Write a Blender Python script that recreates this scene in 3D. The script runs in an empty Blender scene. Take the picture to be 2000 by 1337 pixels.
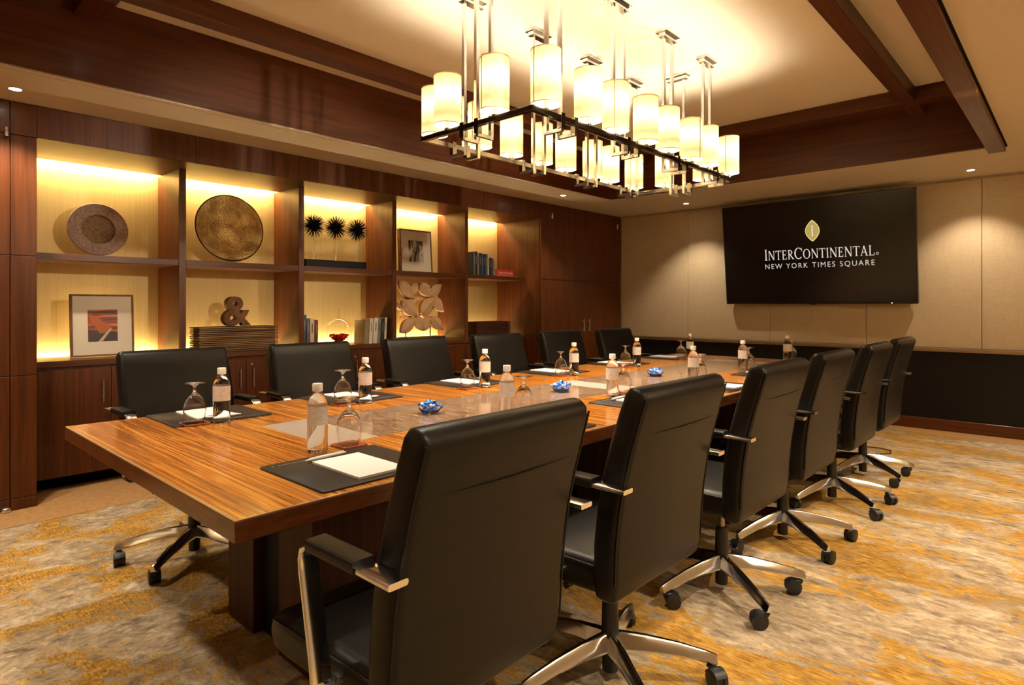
import bpy, bmesh, math, random
from mathutils import Vector, Matrix

random.seed(7)
S = bpy.context.scene
COL = S.collection
PI = math.pi

# ------------------------------------------------------------------ camera
CAM_H, FPX, YAW, HORIZON = 1.23, 1200.0, math.radians(42.75), 596.0
cd = bpy.data.cameras.new('camera')
cd.sensor_width = 36.0
cd.lens = 36.0 * FPX / 2000.0
cd.shift_y = -(668.5 - HORIZON) / 2000.0
cd.clip_start = 0.05
cam = bpy.data.objects.new('camera', cd)
COL.objects.link(cam)
cam.location = (0, 0, CAM_H)
cam.rotation_euler = (PI / 2, 0, YAW)
S.camera = cam

# ------------------------------------------------------------------ world and exposure
w = bpy.data.worlds.new('world'); S.world = w; w.use_nodes = True
w.node_tree.nodes['Background'].inputs[0].default_value = (1.0, 0.86, 0.68, 1)
w.node_tree.nodes['Background'].inputs[1].default_value = 0.02
S.view_settings.view_transform = 'Standard'
S.view_settings.look = 'None'
S.view_settings.exposure = 1.6
S.view_settings.gamma = 1.0
S.view_settings.use_curve_mapping = False
S.cycles.max_bounces = 10
S.cycles.transmission_bounces = 10
S.cycles.transparent_max_bounces = 16
S.cycles.sample_clamp_indirect = 4.0
S.cycles.caustics_reflective = False
S.cycles.caustics_refractive = True
S.cycles.use_denoising = True

# lamp strengths
BULB_W, BULB_C = 4.2, (1.0, 0.83, 0.61)
DOWN_FILL_W = 17.0
DOWN_W, DOWN_C = 40.0, (1.0, 0.84, 0.64)
LED_TOP_W, LED_BOT_W, LED_C = 4.6, 2.7, (1.0, 0.77, 0.43)

FILL_SPOT_W = 95.0

# ------------------------------------------------------------------ room measures (metres, camera stands at x=0 y=0)
CEIL, UPPER = 2.455, 2.92
XF, XD, XB = -4.69, -4.96, -5.42            # fronts of tall cabinets, fronts of bookcase dividers, bookcase back
YE = 7.325                                  # end wall
ALC = 2.255                                 # top of the bookcase alcove
CTR = 0.862                                 # worktop height
SHELF = 1.575                               # top of the middle shelf
DIV = [1.713, 2.676, 3.660, 4.630]
Y0, Y5 = 0.788, 5.585
TX0, TX1, TY0, TY1, TZ = -2.955, -1.38, 0.585, 5.63, 0.75

# ------------------------------------------------------------------ materials
MAT = {}
def new_mat(name):
    m = bpy.data.materials.new(name); m.use_nodes = True
    MAT[name] = m
    return m, m.node_tree, m.node_tree.nodes['Principled BSDF']
def plain(name, col, rough=0.5, metal=0.0, coat=0.0, spec=0.5, **kw):
    m, t, b = new_mat(name)
    b.inputs['Base Color'].default_value = (*col, 1)
    b.inputs['Roughness'].default_value = rough
    b.inputs['Metallic'].default_value = metal
    b.inputs['Coat Weight'].default_value = coat
    b.inputs['Specular IOR Level'].default_value = spec
    for k, v in kw.items(): b.inputs[k.replace('_', ' ')].default_value = v
    return m
def nd(t, kind, **props):
    n = t.nodes.new(kind)
    for k, v in props.items(): setattr(n, k, v)
    return n
def coords(t, scale=(1, 1, 1), rot=(0, 0, 0), space='world'):
    if space == 'world':
        g = nd(t, 'ShaderNodeNewGeometry'); src = g.outputs['Position']
    else:
        g = nd(t, 'ShaderNodeTexCoord'); src = g.outputs['Object']
    mp = nd(t, 'ShaderNodeMapping')
    mp.inputs['Scale'].default_value = scale; mp.inputs['Rotation'].default_value = rot
    t.links.new(src, mp.inputs['Vector'])
    return mp.outputs['Vector']
def ramp(t, fac, stops, interp='LINEAR'):
    r = nd(t, 'ShaderNodeValToRGB'); r.color_ramp.interpolation = interp
    e = r.color_ramp.elements
    while len(e) < len(stops): e.new(0.5)
    for el, (p, c) in zip(e, stops): el.position = p; el.color = (*c, 1)
    t.links.new(fac, r.inputs['Fac'])
    return r.outputs['Color']
def noise(t, vec, scale=5, detail=4, rough=0.55, dist=0.0):
    n = nd(t, 'ShaderNodeTexNoise')
    n.inputs['Scale'].default_value = scale; n.inputs['Detail'].default_value = detail
    n.inputs['Roughness'].default_value = rough; n.inputs['Distortion'].default_value = dist
    t.links.new(vec, n.inputs['Vector'])
    return n.outputs['Fac']
def mix(t, fac, a, b, mode='MIX'):
    m = nd(t, 'ShaderNodeMix', data_type='RGBA', blend_type=mode)
    if isinstance(fac, (int, float)): m.inputs[0].default_value = fac
    else: t.links.new(fac, m.inputs[0])
    for sock, v in ((m.inputs[6], a), (m.inputs[7], b)):
        if isinstance(v, tuple): sock.default_value = (*v, 1)
        else: t.links.new(v, sock)
    return m.outputs[2]
def math_n(t, op, a, b=0.0):
    m = nd(t, 'ShaderNodeMath', operation=op)
    for i, v in ((0, a), (1, b)):
        if isinstance(v, (int, float)): m.inputs[i].default_value = v
        else: t.links.new(v, m.inputs[i])
    return m.outputs[0]
def bump(t, b, h, strength=0.2, dist=0.01):
    n = nd(t, 'ShaderNodeBump')
    n.inputs['Strength'].default_value = strength; n.inputs['Distance'].default_value = dist
    t.links.new(h, n.inputs['Height']); t.links.new(n.outputs[0], b.inputs['Normal'])

def wood(name, dark, light, scale, rough=0.42, coat=0.10, stretch=(30, 30, 1.2), space='world', contrast=(0.35, 0.7)):
    m, t, b = new_mat(name)
    v = coords(t, stretch, space=space)
    n1 = noise(t, v, scale, 6, 0.6, 0.6)
    c = ramp(t, n1, [(contrast[0], dark), (contrast[1], light)])
    t.links.new(c, b.inputs['Base Color'])
    b.inputs['Roughness'].default_value = rough; b.inputs['Specular IOR Level'].default_value = 0.3
    b.inputs['Coat Weight'].default_value = coat; b.inputs['Coat Roughness'].default_value = 0.18
    return m
wood('mahogany', (0.062, 0.0140, 0.0022), (0.125, 0.034, 0.0052), 1.2)
wood('mahogany_y', (0.062, 0.0140, 0.0022), (0.112, 0.030, 0.0048), 1.2, stretch=(30, 1.2, 30))
wood('mahogany_x', (0.062, 0.0140, 0.0022), (0.112, 0.030, 0.0048), 1.2, stretch=(1.2, 30, 30))
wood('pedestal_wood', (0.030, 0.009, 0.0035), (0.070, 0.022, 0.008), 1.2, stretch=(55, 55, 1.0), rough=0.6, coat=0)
wood('edge_wood', (0.10, 0.030, 0.010), (0.17, 0.055, 0.018), 1.2, stretch=(6, 6, 40), rough=0.25)
wood('brown_wood', (0.12, 0.050, 0.018), (0.23, 0.105, 0.040), 1.5, stretch=(8, 8, 8), rough=0.6, coat=0)
wood('carved_wood', (0.55, 0.34, 0.17), (0.72, 0.49, 0.28), 2.0, stretch=(12, 3, 6), rough=0.65, coat=0)
wood('slat_wood', (0.09, 0.045, 0.018), (0.42, 0.25, 0.11), 1.0, stretch=(3, 2, 70), rough=0.55, coat=0)
wood('slat_wood_red', (0.035, 0.010, 0.005), (0.12, 0.035, 0.014), 1.0, stretch=(3, 2, 70), rough=0.55, coat=0)

def table_wood():
    m, t, b = new_mat('table_wood')
    v = coords(t, (0.7, 20, 1)); n1 = noise(t, v, 1.6, 5, 0.62, 1.4)
    v2 = coords(t, (1.1, 75, 1)); n2 = noise(t, v2, 1.5, 4, 0.65, 0.5)
    f = math_n(t, 'ADD', math_n(t, 'MULTIPLY', n1, 0.45), math_n(t, 'MULTIPLY', n2, 0.55))
    c = ramp(t, f, [(0.38, (0.14, 0.036, 0.006)), (0.46, (0.36, 0.110, 0.015)), (0.53, (0.53, 0.195, 0.026)), (0.62, (0.74, 0.35, 0.055))])
    t.links.new(c, b.inputs['Base Color'])
    b.inputs['Roughness'].default_value = 0.24
    b.inputs['Coat Weight'].default_value = 0.5; b.inputs['Coat Roughness'].default_value = 0.12
table_wood()
def inset_mat():
    m, t, b = new_mat('table_inset')
    v = coords(t, (10, 70, 1)); n1 = noise(t, v, 1.3, 4, 0.6, 0.8)
    c = ramp(t, n1, [(0.38, (0.12, 0.066, 0.038)), (0.55, (0.28, 0.180, 0.115)), (0.68, (0.42, 0.29, 0.20))])
    t.links.new(c, b.inputs['Base Color'])
    b.inputs['Roughness'].default_value = 0.22; b.inputs['Coat Weight'].default_value = 0.5
inset_mat()

def carpet():
    m, t, b = new_mat('carpet')
    g = nd(t, 'ShaderNodeNewGeometry'); sx = nd(t, 'ShaderNodeSeparateXYZ')
    t.links.new(g.outputs['Position'], sx.inputs[0])
    side = math_n(t, 'GREATER_THAN', sx.outputs['X'], -2.2)
    def two(scale_l, scale_r, scale, detail, rough, dist):
        a = noise(t, coords(t, scale_l), scale, detail, rough, dist)
        bb = noise(t, coords(t, scale_r), scale, detail, rough, dist)
        mm = nd(t, 'ShaderNodeMix', data_type='FLOAT')
        t.links.new(side, mm.inputs[0]); t.links.new(a, mm.inputs[2]); t.links.new(bb, mm.inputs[3])
        return mm.outputs[0]
    big = two((1.7, 1.25, 1), (0.55, 1.15, 1), 2.5, 4, 0.60, 0.6)
    mid = two((4.6, 3.0, 1), (1.7, 3.6, 1), 2.4, 5, 0.66, 0.9)
    fine = two((10, 6.5, 1), (4.5, 10, 1), 3.0, 5, 0.66, 0.6)
    fib = two((14, 40, 1), (5, 60, 1), 3.0, 2, 0.6, 0.2)
    base = ramp(t, mid, [(0.34, (0.16, 0.115, 0.065)), (0.41, (0.30, 0.215, 0.125)), (0.45, (0.33, 0.255, 0.175)), (0.50, (0.55, 0.42, 0.265)), (0.56, (0.46, 0.345, 0.21)), (0.63, (0.70, 0.57, 0.41))], 'EASE')
    mauve = ramp(t, fine, [(0.38, (0.16, 0.12, 0.095)), (0.45, (0.42, 0.33, 0.22)), (0.53, (0.55, 0.43, 0.28)), (0.60, (0.85, 0.72, 0.55))])
    base = mix(t, 0.45, base, mauve)
    gold = ramp(t, math_n(t, 'ADD', math_n(t, 'MULTIPLY', fine, 0.5), math_n(t, 'MULTIPLY', fib, 0.5)), [(0.36, (0.22, 0.10, 0.016)), (0.50, (0.47, 0.25, 0.045)), (0.62, (0.70, 0.44, 0.12))])
    gm = ramp(t, math_n(t, 'ADD', math_n(t, 'MULTIPLY', big, 0.62), math_n(t, 'MULTIPLY', fine, 0.38)), [(0.500, (0, 0, 0)), (0.520, (1, 1, 1))])
    c = mix(t, gm, base, gold)
    ol = ramp(t, noise(t, coords(t, (1, 1, 1)), 2.1, 5, 0.65, 0.4), [(0.56, (0, 0, 0)), (0.63, (1, 1, 1))])
    c = mix(t, math_n(t, 'MULTIPLY', ol, 0.45), c, (0.27, 0.195, 0.10))
    pile = noise(t, coords(t, (1, 1, 1)), 260, 2, 0.6)
    c = mix(t, 1.0, c, (0.80, 0.78, 0.75), 'MULTIPLY')
    c = mix(t, 0.30, c, ramp(t, pile, [(0.3, (0.55, 0.55, 0.55)), (0.7, (1.15, 1.15, 1.15))]), 'MULTIPLY')
    t.links.new(c, b.inputs['Base Color'])
    b.inputs['Roughness'].default_value = 0.95; b.inputs['Specular IOR Level'].default_value = 0.1
    bump(t, b, pile, 0.5, 0.004)
carpet()
def border_mat():
    m, t, b = new_mat('carpet_tan')
    n1 = noise(t, coords(t), 26, 5, 0.7)
    pile = noise(t, coords(t), 300, 2, 0.6)
    c = ramp(t, n1, [(0.3, (0.38, 0.20, 0.075)), (0.7, (0.52, 0.30, 0.125))])
    c = mix(t, 0.4, c, ramp(t, pile, [(0.3, (0.5, 0.5, 0.5)), (0.7, (1.1, 1.1, 1.1))]), 'MULTIPLY')
    t.links.new(c, b.inputs['Base Color']); b.inputs['Roughness'].default_value = 0.95
    b.inputs['Specular IOR Level'].default_value = 0.1
    bump(t, b, pile, 0.5, 0.004)
border_mat()

def plaster(name, col):
    m, t, b = new_mat(name)
    n1 = noise(t, coords(t), 40, 3, 0.6)
    c = mix(t, 0.06, col, ramp(t, n1, [(0.3, (0.5, 0.5, 0.5)), (0.7, (1, 1, 1))]), 'MULTIPLY')
    t.links.new(c, b.inputs['Base Color']); b.inputs['Roughness'].default_value = 0.85
    b.inputs['Specular IOR Level'].default_value = 0.2
plaster('plaster', (0.70, 0.62, 0.50))
plaster('plaster_upper', (0.80, 0.74, 0.63))
plaster('wall_paint', (0.52, 0.42, 0.29))
def fabric_mat():
    m, t, b = new_mat('wall_fabric')
    n1 = noise(t, coords(t, (3, 3, 120)), 4, 3, 0.6)
    n2 = noise(t, coords(t, (120, 3, 3)), 4, 3, 0.6)
    f = math_n(t, 'MULTIPLY', math_n(t, 'ADD', n1, n2), 0.5)
    c = ramp(t, f, [(0.35, (0.43, 0.33, 0.20)), (0.65, (0.55, 0.44, 0.285))])
    t.links.new(c, b.inputs['Base Color']); b.inputs['Roughness'].default_value = 0.8
    b.inputs['Specular IOR Level'].default_value = 0.25
    bump(t, b, f, 0.15, 0.002)
fabric_mat()
def gold_mat():
    m, t, b = new_mat('gold_panel')
    n1 = noise(t, coords(t, (60, 60, 1.0)), 2.0, 4, 0.6)
    c = ramp(t, n1, [(0.28, (0.54, 0.385, 0.135)), (0.72, (0.64, 0.47, 0.185))])
    t.links.new(c, b.inputs['Base Color']); b.inputs['Roughness'].default_value = 0.55
    b.inputs['Metallic'].default_value = 0.15
gold_mat()
def leather(name, col, rough):
    m, t, b = new_mat(name); b.inputs['Specular IOR Level'].default_value = 0.26
    v = nd(t, 'ShaderNodeTexVoronoi'); v.inputs['Scale'].default_value = 160
    t.links.new(coords(t, space='object'), v.inputs['Vector'])
    t.links.new(mix(t, noise(t, coords(t, space='object'), 8, 3), col, tuple(min(1, x * 1.35) for x in col)), b.inputs['Base Color'])
    b.inputs['Roughness'].default_value = rough
    bump(t, b, v.outputs['Distance'], 0.12, 0.002)
leather('leather', (0.0050, 0.0042, 0.0034), 0.40)
leather('mat_leather', (0.016, 0.013, 0.012), 0.42)
plain('black_plastic', (0.010, 0.010, 0.010), 0.45)
plain('chrome', (0.82, 0.86, 0.92), 0.14, 1.0)
plain('chrome_dark', (0.30, 0.27, 0.24), 0.15, 1.0)
plain('frame_black', (0.020, 0.016, 0.014), 0.22, 0.6)
plain('steel', (0.78, 0.78, 0.78), 0.28, 1.0)
plain('trim_metal', (0.42, 0.31, 0.20), 0.32, 0.9)
plain('wainscot_black', (0.005, 0.0035, 0.0025), 0.5, spec=0.25)
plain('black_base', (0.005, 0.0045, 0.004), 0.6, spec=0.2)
plain('void_black', (0.004, 0.003, 0.002), 0.9, spec=0.1)
plain('inlay', (0.80, 0.62, 0.36), 0.22, 0.7)
plain('plate_metal', (0.62, 0.55, 0.48), 0.30, 0.55)
plain('paper', (0.86, 0.86, 0.86), 0.8)
plain('pen_white', (0.80, 0.80, 0.80), 0.3)
plain('cap_white', (0.85, 0.84, 0.82), 0.4)
plain('mat_board', (0.76, 0.67, 0.56), 0.85)
plain('silver_print', (0.55, 0.52, 0.48), 0.4, 0.5)
plain('pages', (0.72, 0.62, 0.45), 0.9)
plain('petal_red', (0.78, 0.025, 0.012), 0.5)
plain('screen_black', (0.006, 0.005, 0.004), 0.22)
plain('bezel', (0.008, 0.008, 0.008), 0.3)
plain('foil_blue', (0.02, 0.22, 0.85), 0.25, 0.35, 0.8)
plain('foil_silver', (0.72, 0.76, 0.95), 0.22, 0.4, 0.8)
plain('cable_black', (0.01, 0.01, 0.01), 0.5)
def emit(name, col, s):
    m, t, b = new_mat(name)
    b.inputs['Base Color'].default_value = (*[min(1, c * 0.5) for c in col], 1)
    b.inputs['Emission Color'].default_value = (*col, 1); b.inputs['Emission Strength'].default_value = s
emit('screen_white', (0.62, 0.58, 0.52), 0.33)
emit('screen_gold', (0.50, 0.40, 0.10), 0.26)
emit('screen_gold_rim', (0.75, 0.66, 0.36), 0.32)
emit('led_white', (1, 0.95, 0.9), 2.0)
emit('bulb_glow', (1.0, 0.80, 0.50), 5.0)
emit('downlight_glow', (1.0, 0.88, 0.66), 22.0)
emit('led_strip', (1.0, 0.75, 0.36), 1.5)

def shade_mat():
    m, t, b = new_mat('linen_shade')
    n1 = noise(t, coords(t, (5, 5, 220)), 3, 3, 0.6)
    n2 = noise(t, coords(t, (200, 200, 5)), 3, 3, 0.6)
    f = math_n(t, 'MULTIPLY', math_n(t, 'ADD', n1, n2), 0.5)
    c = ramp(t, f, [(0.35, (0.70, 0.60, 0.42)), (0.65, (0.88, 0.80, 0.62))])
    ct = mix(t, 1.0, c, (0.16, 0.143, 0.108), 'MULTIPLY')
    out = t.nodes['Material Output']
    d = nd(t, 'ShaderNodeBsdfDiffuse'); tr = nd(t, 'ShaderNodeBsdfTranslucent'); mx = nd(t, 'ShaderNodeMixShader')
    mx.inputs[0].default_value = 0.55
    t.links.new(c, d.inputs[0]); t.links.new(ct, tr.inputs[0])
    t.links.new(d.outputs[0], mx.inputs[1]); t.links.new(tr.outputs[0], mx.inputs[2])
    t.links.new(mx.outputs[0], out.inputs[0])
shade_mat()
def thin_glass(name, tint, gl=1.0, haze=0.015):
    m, t, b = new_mat(name)
    out = t.nodes['Material Output']
    tr = nd(t, 'ShaderNodeBsdfTransparent'); tr.inputs[0].default_value = (*tint, 1)
    g = nd(t, 'ShaderNodeBsdfGlossy'); g.inputs['Roughness'].default_value = 0.03
    fr = nd(t, 'ShaderNodeLayerWeight'); fr.inputs[0].default_value = 0.5
    fac = math_n(t, 'ADD', math_n(t, 'MULTIPLY', math_n(t, 'POWER', fr.outputs['Facing'], 2.2), 0.80), 0.10)
    mx = nd(t, 'ShaderNodeMixShader')
    t.links.new(math_n(t, 'MULTIPLY', fac, gl), mx.inputs[0])
    t.links.new(tr.outputs[0], mx.inputs[1]); t.links.new(g.outputs[0], mx.inputs[2])
    tl = nd(t, 'ShaderNodeBsdfTranslucent'); tl.inputs[0].default_value = (0.9, 0.9, 0.88, 1)
    mx2 = nd(t, 'ShaderNodeMixShader'); mx2.inputs[0].default_value = haze
    t.links.new(mx.outputs[0], mx2.inputs[1]); t.links.new(tl.outputs[0], mx2.inputs[2])
    t.links.new(mx2.outputs[0], out.inputs[0])
thin_glass('vase_glass', (0.96, 0.96, 0.955), 0.22, 0.0)
plain('glass', (1, 1, 1), 0.0, Transmission_Weight=1.0, IOR=1.45)
thin_glass('picture_glass', (0.99, 0.99, 0.98), 0.15, 0.0)
plain('water', (1, 1, 1), 0.0, Transmission_Weight=1.0, IOR=1.33)
def label_mat():
    m, t, b = new_mat('bottle_label')
    n1 = noise(t, coords(t, (60, 60, 500), space='object'), 1, 2)
    c = ramp(t, n1, [(0.42, (0.66, 0.62, 0.58)), (0.55, (0.86, 0.83, 0.79))])
    t.links.new(c, b.inputs['Base Color']); b.inputs['Roughness'].default_value = 0.5
    b.inputs['Alpha'].default_value = 0.82
label_mat()
def coaster_mat():
    m, t, b = new_mat('coaster')
    n1 = noise(t, coords(t), 60, 4, 0.6)
    t.links.new(ramp(t, n1, [(0.35, (0.20, 0.035, 0.012)), (0.65, (0.42, 0.12, 0.04))]), b.inputs['Base Color'])
    b.inputs['Roughness'].default_value = 0.45
coaster_mat()
def hammered():
    m, t, b = new_mat('hammered_gold')
    v = nd(t, 'ShaderNodeTexVoronoi'); v.inputs['Scale'].default_value = 70
    t.links.new(coords(t, space='object'), v.inputs['Vector'])
    n1 = noise(t, coords(t, space='object'), 9, 5, 0.65)
    t.links.new(ramp(t, n1, [(0.35, (0.34, 0.20, 0.05)), (0.65, (0.70, 0.48, 0.17))]), b.inputs['Base Color'])
    b.inputs['Metallic'].default_value = 0.5; b.inputs['Roughness'].default_value = 0.45
    bump(t, b, v.outputs['Distance'], 0.7, 0.006)
hammered()
def woven():
    m, t, b = new_mat('woven')
    n1 = noise(t, coords(t, space='object'), 60, 3, 0.6)
    t.links.new(ramp(t, n1, [(0.3, (0.26, 0.175, 0.135)), (0.7, (0.52, 0.38, 0.31))]), b.inputs['Base Color'])
    b.inputs['Roughness'].default_value = 0.85
woven()
wood('woven_centre', (0.17, 0.10, 0.045), (0.32, 0.21, 0.11), 3, stretch=(20, 20, 20), rough=0.85, coat=0)
def print_mat(name, stops, scale, rotz):
    m, t, b = new_mat(name)
    n1 = noise(t, coords(t, scale, (rotz, 0, 0), space='object'), 1.0, 5, 0.6, 0.8)
    t.links.new(ramp(t, n1, stops, 'EASE'), b.inputs['Base Color']); b.inputs['Roughness'].default_value = 0.6
print_mat('print_stripes', [(0.30, (0.05, 0.04, 0.045)), (0.42, (0.10, 0.08, 0.07)), (0.50, (0.45, 0.06, 0.02)), (0.58, (0.62, 0.15, 0.04)), (0.66, (0.50, 0.42, 0.32)), (0.72, (0.10, 0.07, 0.08))], (1, 3, 38), 0)
print_mat('print_mono', [(0.40, (0.02, 0.02, 0.02)), (0.47, (0.12, 0.11, 0.10)), (0.52, (0.55, 0.50, 0.44)), (0.62, (0.62, 0.57, 0.50))], (1, 22, 7), 0)
BOOKC = {'blue': (0.03, 0.07, 0.16), 'navy': (0.015, 0.02, 0.05), 'teal': (0.05, 0.10, 0.11), 'grey': (0.22, 0.21, 0.19), 'black': (0.012, 0.012, 0.012),
         'cream': (0.62, 0.52, 0.36), 'maroon': (0.16, 0.02, 0.015), 'white': (0.68, 0.63, 0.55), 'olive': (0.26, 0.20, 0.10), 'red': (0.60, 0.055, 0.025), 'purple': (0.06, 0.035, 0.09), 'slate': (0.09, 0.11, 0.12), 'green': (0.05, 0.08, 0.05)}
for k, c in BOOKC.items(): plain('book_' + k, c, 0.5)

# ------------------------------------------------------------------ mesh helpers
def box(bm, x0, x1, y0, y1, z0, z1, bev=0.0, seg=1):
    r = bmesh.ops.create_cube(bm, size=1.0)
    vs = r['verts']
    for v in vs:
        v.co = Vector(((x0 + x1) / 2 + v.co.x * (x1 - x0), (y0 + y1) / 2 + v.co.y * (y1 - y0), (z0 + z1) / 2 + v.co.z * (z1 - z0)))
    if bev:
        es = list({e for v in vs for e in v.link_edges})
        bmesh.ops.bevel(bm, geom=es, offset=bev, segments=seg, affect='EDGES', profile=0.5)
    return vs
def cyl(bm, p, q, r0, r1=None, n=16, cap=True):
    p, q = Vector(p), Vector(q); r1 = r0 if r1 is None else r1
    d = (q - p).normalized(); u = d.orthogonal().normalized(); v = d.cross(u)
    a = [bm.verts.new(p + (u * math.cos(2 * PI * i / n) + v * math.sin(2 * PI * i / n)) * r0) for i in range(n)]
    b = [bm.verts.new(q + (u * math.cos(2 * PI * i / n) + v * math.sin(2 * PI * i / n)) * r1) for i in range(n)]
    for i in range(n): bm.faces.new((a[i], a[(i + 1) % n], b[(i + 1) % n], b[i]))
    if cap: bm.faces.new(a[::-1]); bm.faces.new(b)
def rings(bm, rs, cap0=True, cap1=True, closed=False):
    R = [[bm.verts.new(p) for p in r] for r in rs]
    n = len(R[0])
    pairs = list(zip(R, R[1:])) + ([(R[-1], R[0])] if closed else [])
    for a, b in pairs:
        for i in range(n): bm.faces.new((a[i], a[(i + 1) % n], b[(i + 1) % n], b[i]))
    if cap0 and not closed: bm.faces.new(R[0][::-1])
    if cap1 and not closed: bm.faces.new(R[-1])
def lathe(bm, prof, n=32, axis='Z', o=(0, 0, 0)):
    o = Vector(o); rs = []
    for r, h in prof:
        ring = []
        for i in range(n):
            a = 2 * PI * i / n
            c, s = max(r, 1e-5) * math.cos(a), max(r, 1e-5) * math.sin(a)
            ring.append(o + (Vector((c, s, h)) if axis == 'Z' else Vector((h, c, s))))
        rs.append(ring)
    rings(bm, rs)
def tube(bm, pts, r, n=8):
    pts = [Vector(p) for p in pts]; rs = []; u = None
    for i, p in enumerate(pts):
        d = (pts[min(i + 1, len(pts) - 1)] - pts[max(i - 1, 0)]).normalized()
        u = d.orthogonal().normalized() if u is None else (u - d * u.dot(d)).normalized()
        v = d.cross(u)
        rs.append([p + (u * math.cos(2 * PI * k / n) + v * math.sin(2 * PI * k / n)) * r for k in range(n)])
    rings(bm, rs)
def rrect(hw, hh, r, n=4):
    """rounded rectangle outline in 2D, counter-clockwise"""
    out = []
    for cx, cy, a0 in ((hw - r, hh - r, 0), (-hw + r, hh - r, PI / 2), (-hw + r, -hh + r, PI), (hw - r, -hh + r, 1.5 * PI)):
        for k in range(n + 1):
            a = a0 + (PI / 2) * k / n
            out.append((cx + r * math.cos(a), cy + r * math.sin(a)))
    return out
def strip(bm, pts, width, thick, wdir):
    """flat bar of given width (along wdir) and thickness following pts"""
    pts = [Vector(p) for p in pts]; wdir = Vector(wdir).normalized(); rs = []
    for i, p in enumerate(pts):
        d = (pts[min(i + 1, len(pts) - 1)] - pts[max(i - 1, 0)]).normalized()
        nrm = d.cross(wdir).normalized()
        rs.append([p + wdir * a + nrm * b for a, b in rrect(width / 2, thick / 2, min(width, thick) * 0.35, 2)])
    rings(bm, rs)
def poly_prism(bm, outline, fn, t0, t1):
    """outline of (a,b); fn(a,b,t) -> point; extruded from t0 to t1"""
    a = [bm.verts.new(fn(x, y, t0)) for x, y in outline]
    b = [bm.verts.new(fn(x, y, t1)) for x, y in outline]
    n = len(a)
    for i in range(n): bm.faces.new((a[i], a[(i + 1) % n], b[(i + 1) % n], b[i]))
    bm.faces.new(a[::-1]); bm.faces.new(b)

def mesh_of(bm, mat, smooth=None, name='mesh'):
    bmesh.ops.recalc_face_normals(bm, faces=bm.faces[:])
    me = bpy.data.meshes.new(name); bm.to_mesh(me); bm.free()
    me.materials.append(MAT[mat])
    if smooth is not None:
        me.shade_smooth(); me.set_sharp_from_angle(angle=math.radians(smooth))
    return me
def link(name, data, parent=None, loc=(0, 0, 0), rot=(0, 0, 0)):
    o = bpy.data.objects.new(name, data); COL.objects.link(o)
    o.location = loc; o.rotation_euler = rot
    if parent: o.parent = parent
    return o
def obj(name, fn, mat, parent=None, smooth=None, loc=(0, 0, 0), rot=(0, 0, 0)):
    bm = bmesh.new(); fn(bm)
    return link(name, mesh_of(bm, mat, smooth, name), parent, loc, rot)
def bobj(name, dims, mat, parent=None, bev=0.0, loc=(0, 0, 0), rot=(0, 0, 0)):
    return obj(name, lambda bm: box(bm, *dims, bev=bev), mat, parent, None, loc, rot)
def thing(name, label, cat, loc=(0, 0, 0), rot=(0, 0, 0), group=None):
    o = link(name, None, None, loc, rot); o.empty_display_size = 0.1
    return tag(o, label, cat, group)
def tag(o, label, cat, group=None):
    o['label'] = label; o['category'] = cat
    if group: o['group'] = group
    return o
def struct(o):
    o['kind'] = 'structure'; return o
def copy_tree(o, parent=None):
    c = o.copy(); COL.objects.link(c); c.parent = parent
    for ch in list(o.children): copy_tree(ch, c)
    return c
def relabel(o, label, group=None):
    o['label'] = label
    if group: o['group'] = group
def text_mesh(body, size, mat, extrude=0.0005, offset=0.0, spacing=1.0, align='LEFT', name='text'):
    cu = bpy.data.curves.new(name, 'FONT'); cu.body = body; cu.size = size; cu.extrude = extrude; cu.offset = offset
    cu.space_character = spacing; cu.align_x = align; cu.resolution_u = 4
    ob = bpy.data.objects.new(name, cu); COL.objects.link(ob)
    dg = bpy.context.evaluated_depsgraph_get(); dg.update()
    me = bpy.data.meshes.new_from_object(ob.evaluated_get(dg))
    bpy.data.objects.remove(ob); bpy.data.curves.remove(cu)
    me.materials.clear(); me.materials.append(MAT[mat])
    return me
def lamp(name, kind, energy, color, parent, loc, rot=(0, 0, 0), **kw):
    l = bpy.data.lights.new(name, kind); l.energy = energy; l.color = color
    for k, v in kw.items(): setattr(l, k, v)
    return link(name, l, parent, loc, rot)

# ================================================================== ROOM
XR, YN = 1.9, -1.9
fl = struct(bobj('floor', (-5.6, XR + .1, YN - .1, YE + .2, -0.05, 0.0), 'carpet'))
def border(bm):
    box(bm, -5.45, -4.353, YN, YE, 0.0, 0.0015); box(bm, -4.353, XR, 7.02, YE, 0.0, 0.0015)
obj('carpet_border', border, 'carpet_tan', fl)
struct(bobj('wall_left', (-5.6, -5.45, YN - .1, YE + .2, 0, 3.05), 'wall_paint'))
struct(bobj('wall_right', (XR, XR + .1, YN - .1, YE + .2, 0, 3.05), 'wall_paint'))
struct(bobj('wall_near', (-5.6, XR + .1, YN - .1, YN, 0, 3.05), 'wall_paint'))
wf = struct(bobj('wall_far', (-5.6, XR + .1, YE, YE + .2, 0, 3.05), 'wall_paint'))
SEAM = [-4.69, -3.686, -2.655, -1.657, -0.684, 0.29, 1.26, XR]
for a, b in zip(SEAM, SEAM[1:]):
    bobj('fabric_panel', (a + .002, b - .002, YE - .022, YE, 0.812, 2.435), 'wall_fabric', wf, bev=0.004)
bobj('wainscot_panel', (-4.69, XR, YE - .03, YE, 0.11, 0.775), 'wainscot_black', wf)
struct(obj('trim_1', lambda bm: box(bm, -4.69, XR, YE - .055, YE, 0.775, 0.812, 0.006, 2), 'trim_metal'))
struct(obj('baseboard_far', lambda bm: box(bm, -4.69, XR, YE - .045, YE, 0.0, 0.112, 0.003), 'mahogany_x'))

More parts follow.
